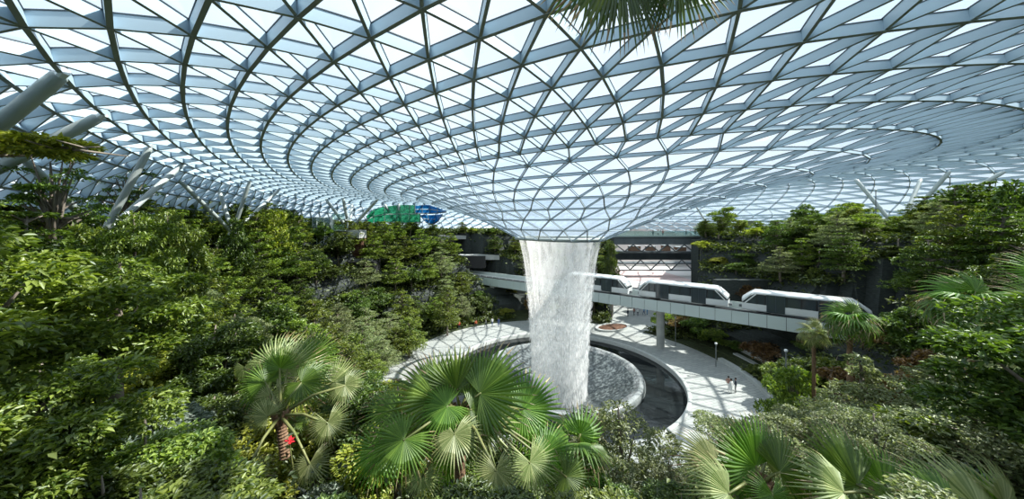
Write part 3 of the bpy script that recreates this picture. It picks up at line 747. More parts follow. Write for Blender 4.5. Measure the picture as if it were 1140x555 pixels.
TEMPL = {}
def template(name, kind, H, Rc, seed, leafmat_, per, size, trunk=True):
    random.seed(seed); global rng; rng = np.random.default_rng(seed)
    pads = []; brs = []
    if kind == 'tier':
        nt_ = 9
        for k in range(nt_):
            f = k/(nt_-1); z = H*(.28+.68*f); rad = Rc*(1.0-.72*f**1.4)*random.uniform(.85, 1.1)
            nb = max(2, int(7*(1-f)+2)); a0 = random.random()*6.28
            for j in range(nb):
                a_ = a0+6.283*j/nb+random.uniform(-.3, .3); d = rad*random.uniform(.35, .85); pr = rad*random.uniform(.28, .45)+.12
                zz = z+random.uniform(-.12, .12)*H*.4; pads.append((d*math.cos(a_), d*math.sin(a_), zz, pr*1.2, pr*1.0, pr*.22+.05)); brs.append((z-.25, (d*math.cos(a_), d*math.sin(a_), zz)))
    elif kind == 'round':
        for k in range(34):
            q = Vector((random.gauss(0, 1), random.gauss(0, 1), random.gauss(0, 1))).normalized()*random.uniform(.45, 1)
            pr = Rc*random.uniform(.22, .38); z = H*.60+q.z*H*.36
            pads.append((q.x*Rc*.85, q.y*Rc*.85, z, pr, pr, pr*.5))
            if k % 3 == 0: brs.append((H*.35, (q.x*Rc*.8, q.y*Rc*.8, z)))
    elif kind == 'shrub':
        for k in range(16):
            a_ = random.random()*6.28; d = Rc*math.sqrt(random.random())*.85; pr = Rc*random.uniform(.25, .42)
            z = H*(.2+.7*(1-(d/Rc)**2))*random.uniform(.6, 1); pads.append((d*math.cos(a_), d*math.sin(a_), z, pr, pr, pr*.45))
            if k % 3 == 0: brs.append((.1, (d*math.cos(a_), d*math.sin(a_), z)))
    elif kind == 'airy':
        for k in range(26):
            f = random.random(); z = H*(.5+.5*f); rad = Rc*(1-.45*f); a_ = random.random()*6.28; d = rad*random.uniform(.3, 1); pr = random.uniform(.25, .5)*Rc*.5
            pads.append((d*math.cos(a_), d*math.sin(a_), z, pr*1.3, pr, pr*.22)); brs.append((H*random.uniform(.35, .65), (d*math.cos(a_), d*math.sin(a_), z)))
    V, T = crown_pads(pads, per, size, .42 if kind != 'tier' else .30)
    fol = tri_mesh(name+' foliage', V, T, leafmat_)
    tk = MB(); rr = .035*H
    if trunk:
        pts = [(0, 0, -.3)]+[(random.uniform(-.05, .05)*H*.4, random.uniform(-.05, .05)*H*.4, H*f) for f in (.25, .5, .75, .95)]
        tk.tube(pts, [rr, rr*.85, rr*.65, rr*.4, rr*.15], 7)
    for (zb, e) in brs:
        zb = min(zb, e[2]-.05); m1 = (e[0]*.5, e[1]*.5, zb+(e[2]-zb)*.6); tk.tube([(0, 0, zb), m1, e], [rr*.4, rr*.28, rr*.1], 4, cap=False)
    wood = mesh(name+' wood', tk.v, tk.f, M['bark'], None, True)
    TEMPL[name] = (fol, wood, H, Rc)
template('tier_a', 'tier', 5.0, 2.1, 11, M['leaf_mid'], 150, .20)
template('tier_b', 'tier', 5.4, 2.2, 12, M['leaf_dark'], 150, .20)
template('tier_c', 'tier', 4.6, 2.3, 13, M['leaf_pale'], 190, .15)
template('round_a', 'round', 4.2, 1.9, 14, M['leaf_mid'], 170, .21)
template('round_b', 'round', 4.2, 2.0, 15, M['leaf_dark'], 170, .23)
template('round_c', 'round', 4.0, 1.9, 16, M['leaf_yellow'], 170, .20)
template('fine_a', 'round', 4.4, 2.1, 17, M['leaf_pale'], 420, .105)
template('silver', 'shrub', 1.9, 1.4, 18, M['leaf_silver'], 190, .19)
template('shrub_a', 'shrub', 1.7, 1.3, 19, M['leaf_mid'], 260, .16)
template('shrub_b', 'shrub', 1.6, 1.3, 20, M['leaf_yellow'], 260, .15)
template('shrub_c', 'shrub', 1.7, 1.4, 21, M['leaf_dark'], 260, .17)
template('brown', 'shrub', 1.5, 1.3, 22, M['leaf_brown'], 200, .16)
template('airy', 'airy', 5.6, 2.3, 23, M['leaf_dark'], 130, .14)
KINDNAME = {'tier': 'tiered_tree', 'round': 'broadleaf_tree', 'fine': 'small_leaved_tree', 'silver': 'silver_shrub', 'shrub': 'leafy_shrub', 'brown': 'bronze_shrub', 'airy': 'airy_tree'}
def plant(tn, loc, s, sz, rz, label, group=None, tilt=(0, 0)):
    fol, wood, H, Rc = TEMPL[tn]; kind = tn.split('_')[0]
    t = empty(KINDNAME[kind], loc, rz); t.scale = (s, s, sz); t.rotation_euler = (tilt[0], tilt[1], rz)
    setp(t, label, 'shrub' if kind in ('silver', 'shrub', 'brown') else 'tree', group)
    link('foliage', fol, t); link('trunk' if kind not in ('silver', 'shrub', 'brown') else 'stems', wood, t)
    return t
template('round_n', 'round', 4.2, 1.9, 31, M['leaf_dark'], 620, .135)
template('round_m', 'round', 4.2, 1.9, 32, M['leaf_mid'], 620, .13)
template('round_y', 'round', 4.0, 1.9, 33, M['leaf_yellow'], 520, .13)
template('shrub_n', 'shrub', 1.7, 1.35, 34, M['leaf_dark'], 700, .115)
template('shrub_m', 'shrub', 1.6, 1.3, 35, M['leaf_mid'], 650, .11)
# a tree with one flat spreading bough layer
random.seed(41); rng = np.random.default_rng(41)
V, T = crown_pads([(x_, random.uniform(-1, 1)*(1-.15*(x_+2.6)), 3.55+random.uniform(-.16, .16), .72*(1-.11*(x_+2.6)), .5, .16*(1-.12*(x_+2.6))) for x_ in [random.uniform(-2.6, 2.9)*(.75+.25*random.random()) for _ in range(24)]]+[(random.uniform(-2.8, -1), random.uniform(-1, 1), 3.9+random.uniform(-.1, .12), .62, .5, .14) for _ in range(9)], 200, .15, .5)
tk = MB(); tk.tube([(-2.6, .3, -.3), (-2.5, .2, 1.5), (-2.2, 0, 2.9), (-1, 0, 3.4), (1, 0, 3.55), (2.6, 0, 3.6)], [.16, .14, .11, .07, .045, .015], 7)
for k in range(14):
    x_ = -2+k*.33; tk.tube([(x_, 0, 3.3+.02*k), (x_+.4, (-1)**k*.8, 3.55)], [.035, .012], 4, cap=False)
TEMPL['round_flat'] = (tri_mesh('flat bough foliage', V, T, M['leaf_yellow']), mesh('flat bough wood', tk.v, tk.f, M['bark'], None, True), 3.8, 2.6)
rng = np.random.default_rng(5); random.seed(5)

# ------------------------------------------------------------------ fan palms
def fan_mesh(name, nseg, spread, droop, tipdroop, split, mat, dry, seed, fold=.35):
    rd = random.Random(seed); V = []; Fc = []; mi = []
    A = R(spread)
    for i in range(nseg):
        a_ = -A+2*A*(i+.5)/nseg; da = A/nseg; Ls = (1-.22*(abs(a_)/A)**2)*rd.uniform(.93, 1.04)
        bend = rd.uniform(-.03, .03); isdry = rd.random() < dry; td = tipdroop*rd.uniform(.6, 1.4)
        k = len(V); ss = [.02, .3, split, .78, .92, 1.0]
        for s_ in ss:
            r_ = Ls*s_; hw = r_*math.tan(da)*1.02 if s_ <= split else Ls*split*math.tan(da)*max(0.03, (1-(s_-split)/(1-split))**.8)
            aa_ = a_+bend*s_*s_; cx_, cy_ = math.sin(aa_), math.cos(aa_)
            z = -droop*r_*r_*(.6+.4*abs(a_)/A)-td*max(0, s_-split)**2*2.2+.06*abs(a_)/A*r_
            px_, py_ = cy_, -cx_
            lift = hw*fold
            V += [(cx_*r_-px_*hw, cy_*r_-py_*hw, z-lift), (cx_*r_, cy_*r_, z+lift), (cx_*r_+px_*hw, cy_*r_+py_*hw, z-lift)]
        for j in range(len(ss)-1):
            for q in (0, 1):
                Fc.append((k+3*j+q, k+3*j+q+1, k+3*(j+1)+q+1, k+3*(j+1)+q)); mi.append(1 if (j >= 4 or (isdry and j >= 3)) and dry > .05 else 0)
    return mesh(name, V, Fc, [mat, M['fan_dry']], mi)
FAN = {'up': fan_mesh('fan_up', 34, 118, .10, .25, .56, M['fan'], .35, 1),
       'wide': fan_mesh('fan_wide', 42, 155, .14, .5, .5, M['fan'], .4, 2),
       'droop': fan_mesh('fan_droop', 40, 150, .12, .35, .48, M['fan_pale'], .25, 3),
       'pale': fan_mesh('fan_pale', 38, 125, .25, .6, .5, M['fan_pale'], .2, 4),
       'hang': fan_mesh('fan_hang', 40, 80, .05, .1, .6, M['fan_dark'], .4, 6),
       'far': fan_mesh('fan_far', 22, 130, .35, .8, .5, M['fan'], .3, 5)}
def fan_at(palm, base, hub, tip, kind, hint, size=None):
    """blade with hub and tip given in world space"""
    ax = (tip-hub); Ls = size or ax.length; y_ = ax.normalized(); h = Vector(hint)
    x_ = y_.cross(h).normalized(); z_ = x_.cross(y_)
    o = link('palm_leaf', FAN[kind], palm)
    m = Matrix((x_, y_, z_)).transposed().to_4x4()
    loc = hub-palm.location
    o.matrix_basis = Matrix.Translation(loc) @ m @ Matrix.Scale(Ls, 4)
    # leaf stalk
    a_ = base-palm.location; b_ = loc+y_*Ls*.03; mid = (a_+b_)/2+Vector((0, 0, .08*(b_-a_).length))
    m_ = MB(); m_.tube([a_, mid, b_], [.035, .025, .016], 6); m_.build('leaf_stalk', M['petiole'], palm, True)
    return o
def trunk_at(palm, crown, ground, r0=.13):
    c_ = crown-palm.location; n_ = 14; g_ = ground-palm.location; pts = []; rad = []
    for i in range(n_*2+1):
        f = i/(n_*2); pts.append(g_+(c_-g_)*f); rad.append(r0*(1.15-.2*f)*(1.12 if i % 2 else .92))
    m_ = MB(); m_.tube(pts, rad, 12); m_.build('trunk', M['palmbark'], palm, False)
    m_ = MB()
    for k in range(10):
        t = k*2.4; m_.tube([c_-Vector((0, 0, .35)), c_+Vector((.16*math.cos(t), .16*math.sin(t), .12))], [.05, .03], 5)
    m_.build('crown_shaft', M['palmbark'], palm, True)
def hero_palm(crown, ground, fans, label, r0=.13, nm='fan_palm'):
    t = empty(nm, ground); setp(t, label, 'palm')
    trunk_at(t, crown, ground, r0)
    for (hx, hy, hY, tx_, ty, tY, kind, hint) in fans: fan_at(t, crown, P(hx, hy, hY), P(tx_, ty, tY), kind, hint)
    return t
def gz(x, y): return Vector((x, y, height(x, y)-.1))
UPC = (0, -.75, .65); FACE = (0, -1, .15); TOP = (0, -.25, 1)
# the large palm in the middle foreground
cr = P(512, 458, 6.2); gnd = Vector((cr.x, cr.y+.1, height(cr.x, cr.y)-.1))
hero_palm(cr, gnd, [
    (508, 434, 6.2, 486, 391, 6.1, 'up', (.25, -1, .2)), (521, 436, 6.3, 537, 388, 6.5, 'up', (-.3, -1, .1)),
    (534, 438, 6.0, 590, 408, 5.9, 'up', (-.25, -.8, .6)), (486, 445, 6.0, 434, 425, 5.6, 'wide', (.1, -.7, .7)),
    (437, 456, 6.0, 400, 468, 5.6, 'wide', UPC), (552, 448, 6.6, 590, 462, 6.9, 'wide', UPC),
    (582, 455, 6.4, 634, 450, 6.5, 'wide', (-.1, -.8, .6)), (506, 483, 5.5, 507, 528, 5.0, 'droop', (0, -.9, .45)),
    (450, 489, 5.2, 410, 530, 4.8, 'wide', (-.1, -.9, .5)), (552, 523, 4.8, 556, 568, 4.5, 'droop', UPC),
    (590, 514, 5.2, 606, 560, 4.9, 'droop', (.2, -.9, .5)), (606, 503, 5.7, 645, 520, 5.5, 'wide', UPC),
    (530, 428, 6.9, 528, 402, 7.3, 'up', FACE), (470, 462, 6.8, 430, 480, 7.0, 'wide', UPC),
    (470, 530, 5.6, 466, 560, 5.2, 'droop', UPC), (520, 490, 6.6, 545, 500, 7.0, 'wide', UPC),
    (498, 452, 5.8, 462, 470, 5.5, 'wide', UPC), (524, 455, 5.9, 560, 482, 5.6, 'wide', UPC), (490, 440, 6.6, 462, 398, 6.8, 'up', FACE), (545, 430, 6.6, 566, 395, 6.9, 'up', FACE),
    (478, 470, 6.0, 440, 500, 5.7, 'droop', UPC), (535, 470, 6.0, 575, 500, 5.7, 'droop', UPC), (500, 505, 6.4, 480, 545, 6.2, 'wide', UPC), (425, 500, 5.6, 380, 535, 5.3, 'wide', UPC), (630, 530, 5.4, 660, 560, 5.2, 'wide', UPC)],
    'large fan palm in the centre foreground before the waterfall', .10)
# palm left of it with slim banded trunk
cr = P(312, 462, 6.6); gnd = Vector((P(318, 540, 6.6).x, 6.6, height(cr.x, cr.y)-.1))
hero_palm(cr, gnd, [
    (320, 412, 7.2, 326, 371, 7.3, 'pale', (.1, -1, .2)), (308, 406, 7.4, 280, 379, 7.5, 'pale', (.5, -1, .2)), (342, 402, 7.6, 378, 379, 7.8, 'up', (-.3, -1, .3)),
    (312, 410, 7.0, 300, 388, 6.9, 'up', (0, -1, .3)), (384, 428, 6.8, 398, 446, 6.6, 'droop', UPC), (272, 408, 7.6, 272, 432, 7.5, 'pale', FACE),
    (270, 532, 5.4, 262, 575, 5.1, 'droop', (0, -.9, .5)), (345, 515, 5.8, 340, 552, 5.5, 'droop', (-.1, -.9, .5)),
    (365, 470, 6.2, 372, 500, 6.0, 'droop', UPC), (298, 463, 6.2, 275, 452, 6.1, 'pale', UPC), (370, 425, 7.6, 402, 412, 7.9, 'pale', FACE),
    (330, 470, 6.9, 345, 455, 7.2, 'wide', UPC), (296, 425, 7.0, 265, 412, 7.0, 'wide', UPC), (335, 425, 6.9, 362, 440, 6.7, 'wide', UPC), (300, 440, 6.8, 285, 470, 6.5, 'droop', UPC)],
    'fan palm with slim banded trunk at lower left centre', .085)
# right foreground palm
cr = P(846, 540, 5.2); gnd = gz(cr.x, cr.y)
hero_palm(cr, gnd, [
    (842, 519, 5.2, 815, 474, 5.1, 'up', (.3, -1, .2)), (838, 521, 5.4, 790, 484, 5.5, 'up', (.3, -.9, .4)), (852, 512, 5.6, 862, 478, 5.8, 'pale', (-.2, -1, .2)),
    (795, 515, 5.3, 752, 498, 5.3, 'pale', (0, -.7, .8)), (812, 549, 4.6, 775, 555, 4.4, 'pale', (0, -.8, .6)), (868, 525, 5.1, 905, 503, 5.3, 'up', (-.2, -.9, .4)),
    (800, 530, 5.6, 762, 522, 5.7, 'wide', UPC), (860, 550, 4.6, 868, 590, 4.4, 'wide', UPC)],
    'spiky fan palm at the bottom right of centre', .1)
cr = P(985, 560, 4.8); gnd = gz(cr.x, cr.y)
hero_palm(cr, gnd, [
    (955, 540, 4.9, 892, 492, 5.0, 'up', (.2, -.9, .5)), (985, 545, 5.0, 950, 494, 5.2, 'up', (0, -1, .3)), (1010, 550, 5.0, 1000, 505, 5.3, 'up', (-.2, -1, .3)), (940, 548, 4.4, 905, 545, 4.2, 'pale', UPC), (1000, 560, 4.3, 1005, 600, 4.1, 'wide', UPC)],
    'fan palm at the bottom edge right of the spiky one', .1)
cr = P(1112, 580, 4.3); gnd = gz(cr.x, cr.y)
hero_palm(cr, gnd, [
    (1095, 572, 4.3, 1020, 522, 4.4, 'pale', (.2, -.9, .5)), (1110, 572, 4.5, 1075, 515, 4.7, 'up', (.1, -1, .3)), (1060, 565, 4.0, 1010, 545, 4.0, 'up', UPC), (1120, 565, 4.4, 1150, 545, 4.6, 'pale', FACE), (1095, 590, 4.0, 1080, 620, 3.9, 'wide', UPC)],
    'pale fan palm in the bottom right corner', .1)
# right edge palm reaching in
cr = P(1215, 400, 8.5); gnd = gz(cr.x, cr.y)
hero_palm(cr, gnd, [
    (1172, 385, 8.3, 1110, 398, 8.2, 'pale', (0, -.5, 1)), (1165, 340, 8.6, 1118, 318, 8.7, 'wide', (0, -.9, .5)), (1170, 420, 8.0, 1112, 432, 8, 'pale', UPC), (1165, 305, 9, 1120, 290, 9.2, 'wide', FACE)],
    'fan palm reaching in from the right edge', .12)
# overhead palm whose leaf hangs into the top of the view
gnd = Vector((2.3, -1.6, 18.25)); cr = Vector((1.9, -1.2, 24.6))
t = empty('fan_palm', gnd); setp(t, 'overhead palm whose dark leaf hangs at the top edge', 'palm'); trunk_at(t, cr, gnd, .12)
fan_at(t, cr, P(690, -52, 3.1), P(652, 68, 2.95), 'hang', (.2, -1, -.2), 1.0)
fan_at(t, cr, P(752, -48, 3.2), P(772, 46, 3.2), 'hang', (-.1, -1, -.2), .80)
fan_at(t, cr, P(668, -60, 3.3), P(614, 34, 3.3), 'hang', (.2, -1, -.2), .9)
# mid distance palms
def round_palm(crown, n, Ls, label, kind='far', r0=.14, ground=None, sd=0):
    g_ = ground or gz(crown.x, crown.y)
    t = empty('fan_palm', g_); setp(t, label, 'palm'); trunk_at(t, crown, g_, r0); rd = random.Random(sd)
    for k in range(n):
        a_ = k*2.399; el = R(75-110*(k/n)); st = Ls*.75
        d = Vector((math.cos(a_)*math.cos(el), math.sin(a_)*math.cos(el), math.sin(el)))
        hub = crown+d*st; e2 = el-R(35); d2 = Vector((math.cos(a_)*math.cos(e2), math.sin(a_)*math.cos(e2), math.sin(e2)))
        fan_at(t, crown, hub, hub+d2*Ls, kind, (0, 0, 1) if el < 1.2 else (0, -1, .3))
round_palm(P(946, 360, 23), 20, 1.15, 'bright green fan palm overlapping the end of the train', 'far', .16, sd=1)
round_palm(P(1080, 345, 17), 20, 1.35, 'dark fan palm with short trunk high on the right slope', 'far', .16, sd=2)
round_palm(P(906, 372, 25), 14, .8, 'small pale fan palm below the last train car', 'pale', .12, sd=3)
round_palm(P(640, 505, 9), 14, .75, 'small dark palm under the pale tree at bottom centre', 'far', .08, sd=4)
round_palm(P(840, 300, 62), 14, 1.5, 'small palm on the far right slope above the train', 'far', .14, sd=5)

# ------------------------------------------------------------------ planting
# keep-clear sight points: (x, y, depth of what should stay in view)
KEEP = []
for x in range(536, 900, 12):
    y = 316+(x-536)*.155
    KEEP += [(x, y-6, 55), (x, y+2, 55)]
for x in range(700, 905, 12): KEEP += [(x, 320+(x-700)*.13, 45), (x, 330+(x-700)*.13, 45)]
for x in range(905, 925, 8): KEEP += [(x, 345, 38), (x, 356, 38)]
for x in range(478, 590, 10): KEEP += [(x, 383-(x-478)*.14, 52)]
for x in range(700, 836, 12):
    for y in range(355, 462, 12):
        if (x-700)*.62+352 < y+16 and math.hypot((x-700)/1.35, (y-430)/1.0) < 100: KEEP.append((x, y, 33))
for x in range(560, 710, 14):
    for y in range(385, 425, 12): KEEP.append((x, y, 33))
KEEP += [(x, y, 40) for x in range(590, 666, 12) for y in range(275, 440, 14)]
KEEP += [(x, y, 90) for x in range(700, 768, 10) for y in range(272, 312, 8)]
KEEP += [(x, y, 58) for x in (349, 357, 365, 372) for y in (246, 256, 266, 276)]
KEEP += [(x, y, 58) for x in (380, 388, 396) for y in (232, 244, 254, 264)]
KEEP += [(x, y, 58) for x in (385, 392, 400, 408) for y in (280, 290, 300)]
KEEP += [(x, y, 70) for x in range(414, 498, 9) for y in (232, 240)]
KEEP += [(x, y, 60) for x in range(514, 560, 10) for y in (288, 298, 304)]
KEEP += [(x, 264, 80) for x in range(690, 860, 10)]
KEEP += [(965, 215, 50), (980, 232, 50), (990, 245, 50), (1020, 215, 50), (1010, 238, 50), (1040, 210, 50)]
KEEP += [(140, 215, 30), (150, 195, 30), (180, 203, 30), (252, 252, 40), (266, 252, 40), (259, 257, 40), (273, 210, 40), (212, 213, 40)]
KEEP += [(945, 362, 22), (930, 358, 22), (960, 358, 22), (945, 380, 22), (1080, 345, 16), (1050, 345, 16), (1110, 345, 16), (1076, 372, 16)]
KEEP += [(x, y, 8.5) for x in range(410, 640, 20) for y in range(400, 550, 16)]
KEEP += [(x, y, 7) for x in range(280, 400, 16) for y in range(385, 440, 14)]+[(316, y, 6.5) for y in range(460, 550, 12)]+[(x, y, 7.5) for x in range(235, 400, 16) for y in range(460, 550, 14)]
KEEP += [(x, y, 7.5) for x in range(750, 900, 16) for y in range(482, 570, 14)]+[(x, y, 7.5) for x in range(900, 1130, 16) for y in range(512, 580, 10)]
SKY = ([-200, 0, 40, 60, 100, 130, 200, 270, 325, 345, 400, 430, 480, 520, 575, 690, 760, 790, 850, 900, 940, 985, 1030, 1060, 1140, 1400],
       [225, 222, 234, 236, 236, 226, 216, 218, 232, 242, 246, 246, 246, 247, 262, 268, 262, 240, 246, 240, 228, 244, 228, 205, 196, 196])
placed = []
def try_plant(x, y, tn, s, sz, sink=0.0):
    fol, wood, H, Rc = TEMPL[tn]
    z = height(x, y)
    if y < 1.2: return False
    ground_zone = math.hypot(x-CX, y-CY)
    if ground_zone < 25.5+Rc*s*.4 or in_gap(x, y) or (-2.2-Rc*s*.4 < track_dist(x, y) < 7+Rc*s*.4 and z < 12 and z+H*sz > 6.2): return False
    if math.hypot(x, y) < 2.9+Rc*s: return False
    top_x, top_y = px((x, y, z+H*sz)); lim = float(np.interp(top_x, *SKY))
    if top_y < lim:
        zt = EYE+(HY-lim)/F*y; f = (zt-z)/(H*sz)
        if f < .45: return False
        sz *= f; s *= max(f, .75)
        top_x, top_y = px((x, y, z+H*sz))
    bx, by = px((x, y, z)); r_ = Rc*s*F/y
    if bx+r_ < -60 or bx-r_ > 1200 or top_y > 600: return False
    cyp = (top_y+by)/2; hh_ = (by-top_y)/2+2
    low = .25 if H > 3 else 0
    cyp = top_y+(by-top_y)*(1-low)/2; hh_ = (by-top_y)*(1-low)/2+1
    for (kx, ky, kd) in KEEP:
        if y < kd and ((kx-bx)/(r_*.92+1))**2+((ky-cyp)/(hh_))**2 < 1: return False
    placed.append((x, y, z, tn, s, sz, bx, top_y)); return True

def pick(x, y, bx):
    """kind of plant by place"""
    q = random.random(); d = math.hypot(x, y)
    if x < 0:
        if d < 18: return random.choice(['round_n', 'round_m', 'shrub_n', 'round_n', 'shrub_m', 'round_n', 'round_y', 'round_m', 'shrub_b', 'silver'])
        if d < 34: return random.choice(['round_c', 'tier_a', 'round_a', 'tier_b', 'shrub_b', 'round_b', 'silver', 'tier_a', 'fine_a'])
        return random.choice(['tier_a', 'tier_b', 'tier_a', 'tier_c', 'round_b', 'round_a'])
    if d < 12: return random.choice(['fine_a', 'round_n', 'shrub_n', 'round_m', 'shrub_m', 'fine_a'])
    if d < 30: return random.choice(['tier_c', 'fine_a', 'tier_a', 'shrub_a', 'shrub_c', 'tier_b', 'silver'])
    if math.hypot(x-CX, y-CY) < 34: return random.choice(['brown', 'shrub_c', 'brown', 'shrub_a', 'brown', 'round_b'])
    return random.choice(['tier_b', 'round_b', 'round_a', 'tier_b', 'tier_a', 'tier_c'])

pts = []
for (dmin, dmax, cap_, ex) in ((20, 96, 340, .9), (2.8, 22, 540, 1.0)):
    tries = 0
    while tries < 12000 and len(placed) < cap_:
        tries += 1
        az = R(random.uniform(-62, 62)); d = dmin+random.random()**ex*(dmax-dmin)
        x, y = d*math.sin(az), d*math.cos(az)
        if math.hypot(x-CX, y-CY) > 66 and d > 66: continue
        sp = 1.3+d*.026
        if any((x-a)**2+(y-b)**2 < sp*sp for a, b in pts): continue
        tn = pick(x, y, 0); s = random.uniform(.8, 1.15)
        H = TEMPL[tn][2]
        sc = 1.0 if H > 3 else 1.1
        if d < 9: sc = .58 if H > 3 else .75
        elif d < 16: sc = .8 if H > 3 else 1
        elif d > 30: sc = 1.3 if H > 3 else 1.9
        if not try_plant(x, y, tn, s*sc, s*sc*random.uniform(.85, 1.1)):
            sh = random.choice(['shrub_a', 'shrub_b', 'shrub_c', 'shrub_c']) if d > 16 else random.choice(['shrub_n', 'shrub_m', 'shrub_n'])
            if not try_plant(x, y, sh, s*.8 if d < 16 else s*1.3, s*.7 if d < 16 else s): continue
        pts.append((x, y))
PHRASE = {'tier_a': 'mid green layered tree', 'tier_b': 'dark green layered tree', 'tier_c': 'pale green layered tree',
          'round_a': 'mid green broadleaf tree', 'round_b': 'dark broadleaf tree', 'round_c': 'yellow green broadleaf tree', 'fine_a': 'pale small leaved tree',
          'silver': 'silvery leaved shrub', 'round_n': 'dark dense broad tree', 'round_m': 'mid green dense broad tree', 'round_y': 'yellow green dense broad tree', 'shrub_n': 'dark small leaved shrub', 'shrub_m': 'mid green small leaved shrub', 'shrub_a': 'mid green shrub', 'shrub_b': 'yellow green shrub', 'shrub_c': 'dark green shrub', 'brown': 'bronze leaved shrub'}
def zone(x, y, bx, ty):
    d = math.hypot(x, y); rho = math.hypot(x-CX, y-CY)
    if x < 0 and bx < 545:
        side = 'left'
    elif bx < 545: side = 'left'
    elif bx < 700 and d > 40: return 'behind the waterfall'
    elif bx > 700: side = 'right'
    else: return 'low in the centre foreground'
    if d < 8: return 'in the near '+side+' foreground'
    if d < 16: return 'on the nearest '+side+' slope'
    if rho < 31: return 'at the '+side+' plaza edge' if d < 50 else 'at the far '+side+' plaza edge'
    if rho < 44: return 'on the middle '+side+' slope' if d < 48 else 'on the far '+side+' slope'
    return 'on the top of the '+side+' slope' if d < 60 else 'on the far '+side+' skyline'
MARKS = [(60, 'below the airy tree'), (150, 'below the left struts'), (258, 'below the sunken struts'), (358, 'below the lift tower'), (440, 'below the green screen'), (512, 'near the tunnel mouth'),
         (626, 'near the waterfall'), (736, 'near the bridge column'), (800, 'by the middle train car'), (870, 'by the last train car'), (945, 'by the bright palm'), (1000, 'below the right struts'), (1080, 'by the dark palm'), (1140, 'at the right edge')]
ORD = ['first', 'second', 'third', 'fourth', 'fifth', 'sixth', 'seventh', 'eighth', 'ninth', 'tenth', 'eleventh', 'twelfth', 'thirteenth', 'fourteenth']
fam = {}
for q in placed:
    (x, y, z, tn, s, sz, bx, ty) = q
    zn = zone(x, y, bx, ty); mk = 'at the left edge' if bx < 20 else min(MARKS, key=lambda m: abs(m[0]-bx))[1]
    if zn == 'behind the waterfall': mk = ''
    fam.setdefault((PHRASE[tn]+' '+zn+' '+mk).strip(), []).append(q)
for lab, qs in fam.items():
    qs.sort(key=lambda q: math.hypot(q[0], q[1]))
    for k, (x, y, z, tn, s, sz, bx, ty) in enumerate(qs):
        pre = '' if len(qs) == 1 else ('nearest ' if k == 0 else ('farthest ' if k == len(qs)-1 else ORD[k]+' nearest '))
        plant(tn, (x, y, z-.05), s, sz, random.random()*6.28, pre+lab, PHRASE[tn].split(' leaved')[0]+'s '+zone(x, y, bx, ty))

# individually placed trees
def hero(tn, x, ytop, Y, s, label, gz_=None, sz=None):
    H = TEMPL[tn][2]; X = (x-570)/F*Y; g_ = height(X, Y) if gz_ is None else gz_; zt = EYE+(HY-ytop)/F*Y
    return plant(tn, (X, Y, g_-.05), s, sz or (zt-g_)/H/1.02, random.random()*6.28, label)
hero('fine_a', 690, 436, 13.5, 1.35, 'pale small leaved tree in front of the pool', None)
hero('airy', 60, 168, 17, 1.15, 'airy thin leaved tree with bare trunk at far left')
hero('airy', 140, 184, 27, 1.1, 'airy tree behind the left branched column')
hero('round_m', 150, 222, 15, .9, 'leafy tree in front of the left branched column')
hero('round_m', 188, 221, 18, .9, 'leafy tree between the two left branched columns')
for n_, (x_, y_, Y_, tn_) in enumerate(sorted(((441, 363, 48.5, 'tier_a'), (426, 374, 45, 'tier_c'), (453, 357, 52, 'tier_b'), (411, 392, 41, 'tier_a')), key=lambda v: v[0], reverse=True)):
    h_ = hero(tn_, x_, y_, Y_, 1.1, ORD[n_]+' layered tree back from the palm along the left plaza edge'); h_['group'] = 'trees bordering the left plaza'
for n_, (x_, y_, Y_, tn_, s_) in enumerate(sorted(((832, 292, 62, 'tier_b', 1.3), (808, 300, 64, 'shrub_b', 1.8), (870, 318, 54, 'shrub_c', 1.7), (912, 325, 50, 'shrub_a', 1.7), (945, 318, 49, 'round_b', 1.1), (985, 310, 47, 'tier_a', 1.2), (1010, 290, 46, 'round_b', 1.3), (848, 310, 57, 'tier_c', 1.0), (1000, 335, 43, 'shrub_c', 1.6), (890, 250, 70, 'tier_a', 1.4)), key=lambda v: v[0])):
    h_ = hero(tn_, x_, y_, Y_, s_, ORD[n_]+' plant from the gap, on shaded terraces just above the train'); h_['group'] = 'plants on the shaded terraces behind the train'
hero('round_a', 112, 236, 16, .8, 'leafy tree hiding the foot of the left branched column')
hero('round_b', 262, 240, 33, .8, 'leafy tree hiding the foot of the sunken branched column')
hero('round_c', 310, 232, 44, 1.2, 'bushy tree left of the glass lift tower')
hero('round_b', 897, 226, 80, 1.6, 'dark tree with clear trunk on the far upper deck')
hero('round_a', 806, 228, 82, 1.7, 'bright green tree at the left end of the far deck')
hero('tier_a', 868, 248, 76, 1.3, 'layered tree rising beside the far deck railing')
hero('round_a', 950, 222, 66, 1.8, 'broad tree left of the right branched column')
hero('round_b', 1075, 203, 42, 1.9, 'dark spreading tree right of the branched column')
hero('round_b', 1130, 196, 36, 1.8, 'dark spreading tree at the right skyline edge')
hero('tier_b', 1030, 216, 48, 1.4, 'layered tree behind the right branched column')
hero('tier_c', 960, 395, 19, 1.5, 'large pale layered tree below the bright palm')
hero('tier_c', 1060, 400, 15, 1.4, 'large pale layered tree on the right slope')
hero('fine_a', 930, 440, 13, 1.3, 'pale small leaved tree right of the plaza')
hero('tier_a', 1010, 455, 10.5, 1.2, 'layered green tree low on the right slope')
hero('tier_c', 1110, 440, 9.5, 1.1, 'pale layered tree near the right edge')
hero('round_a', 880, 395, 26, 1.1, 'mid green tree between the lamp and the bright palm')
hero('round_c', 800, 300, 70, 1.2, 'bright yellow green tree right of the gap')
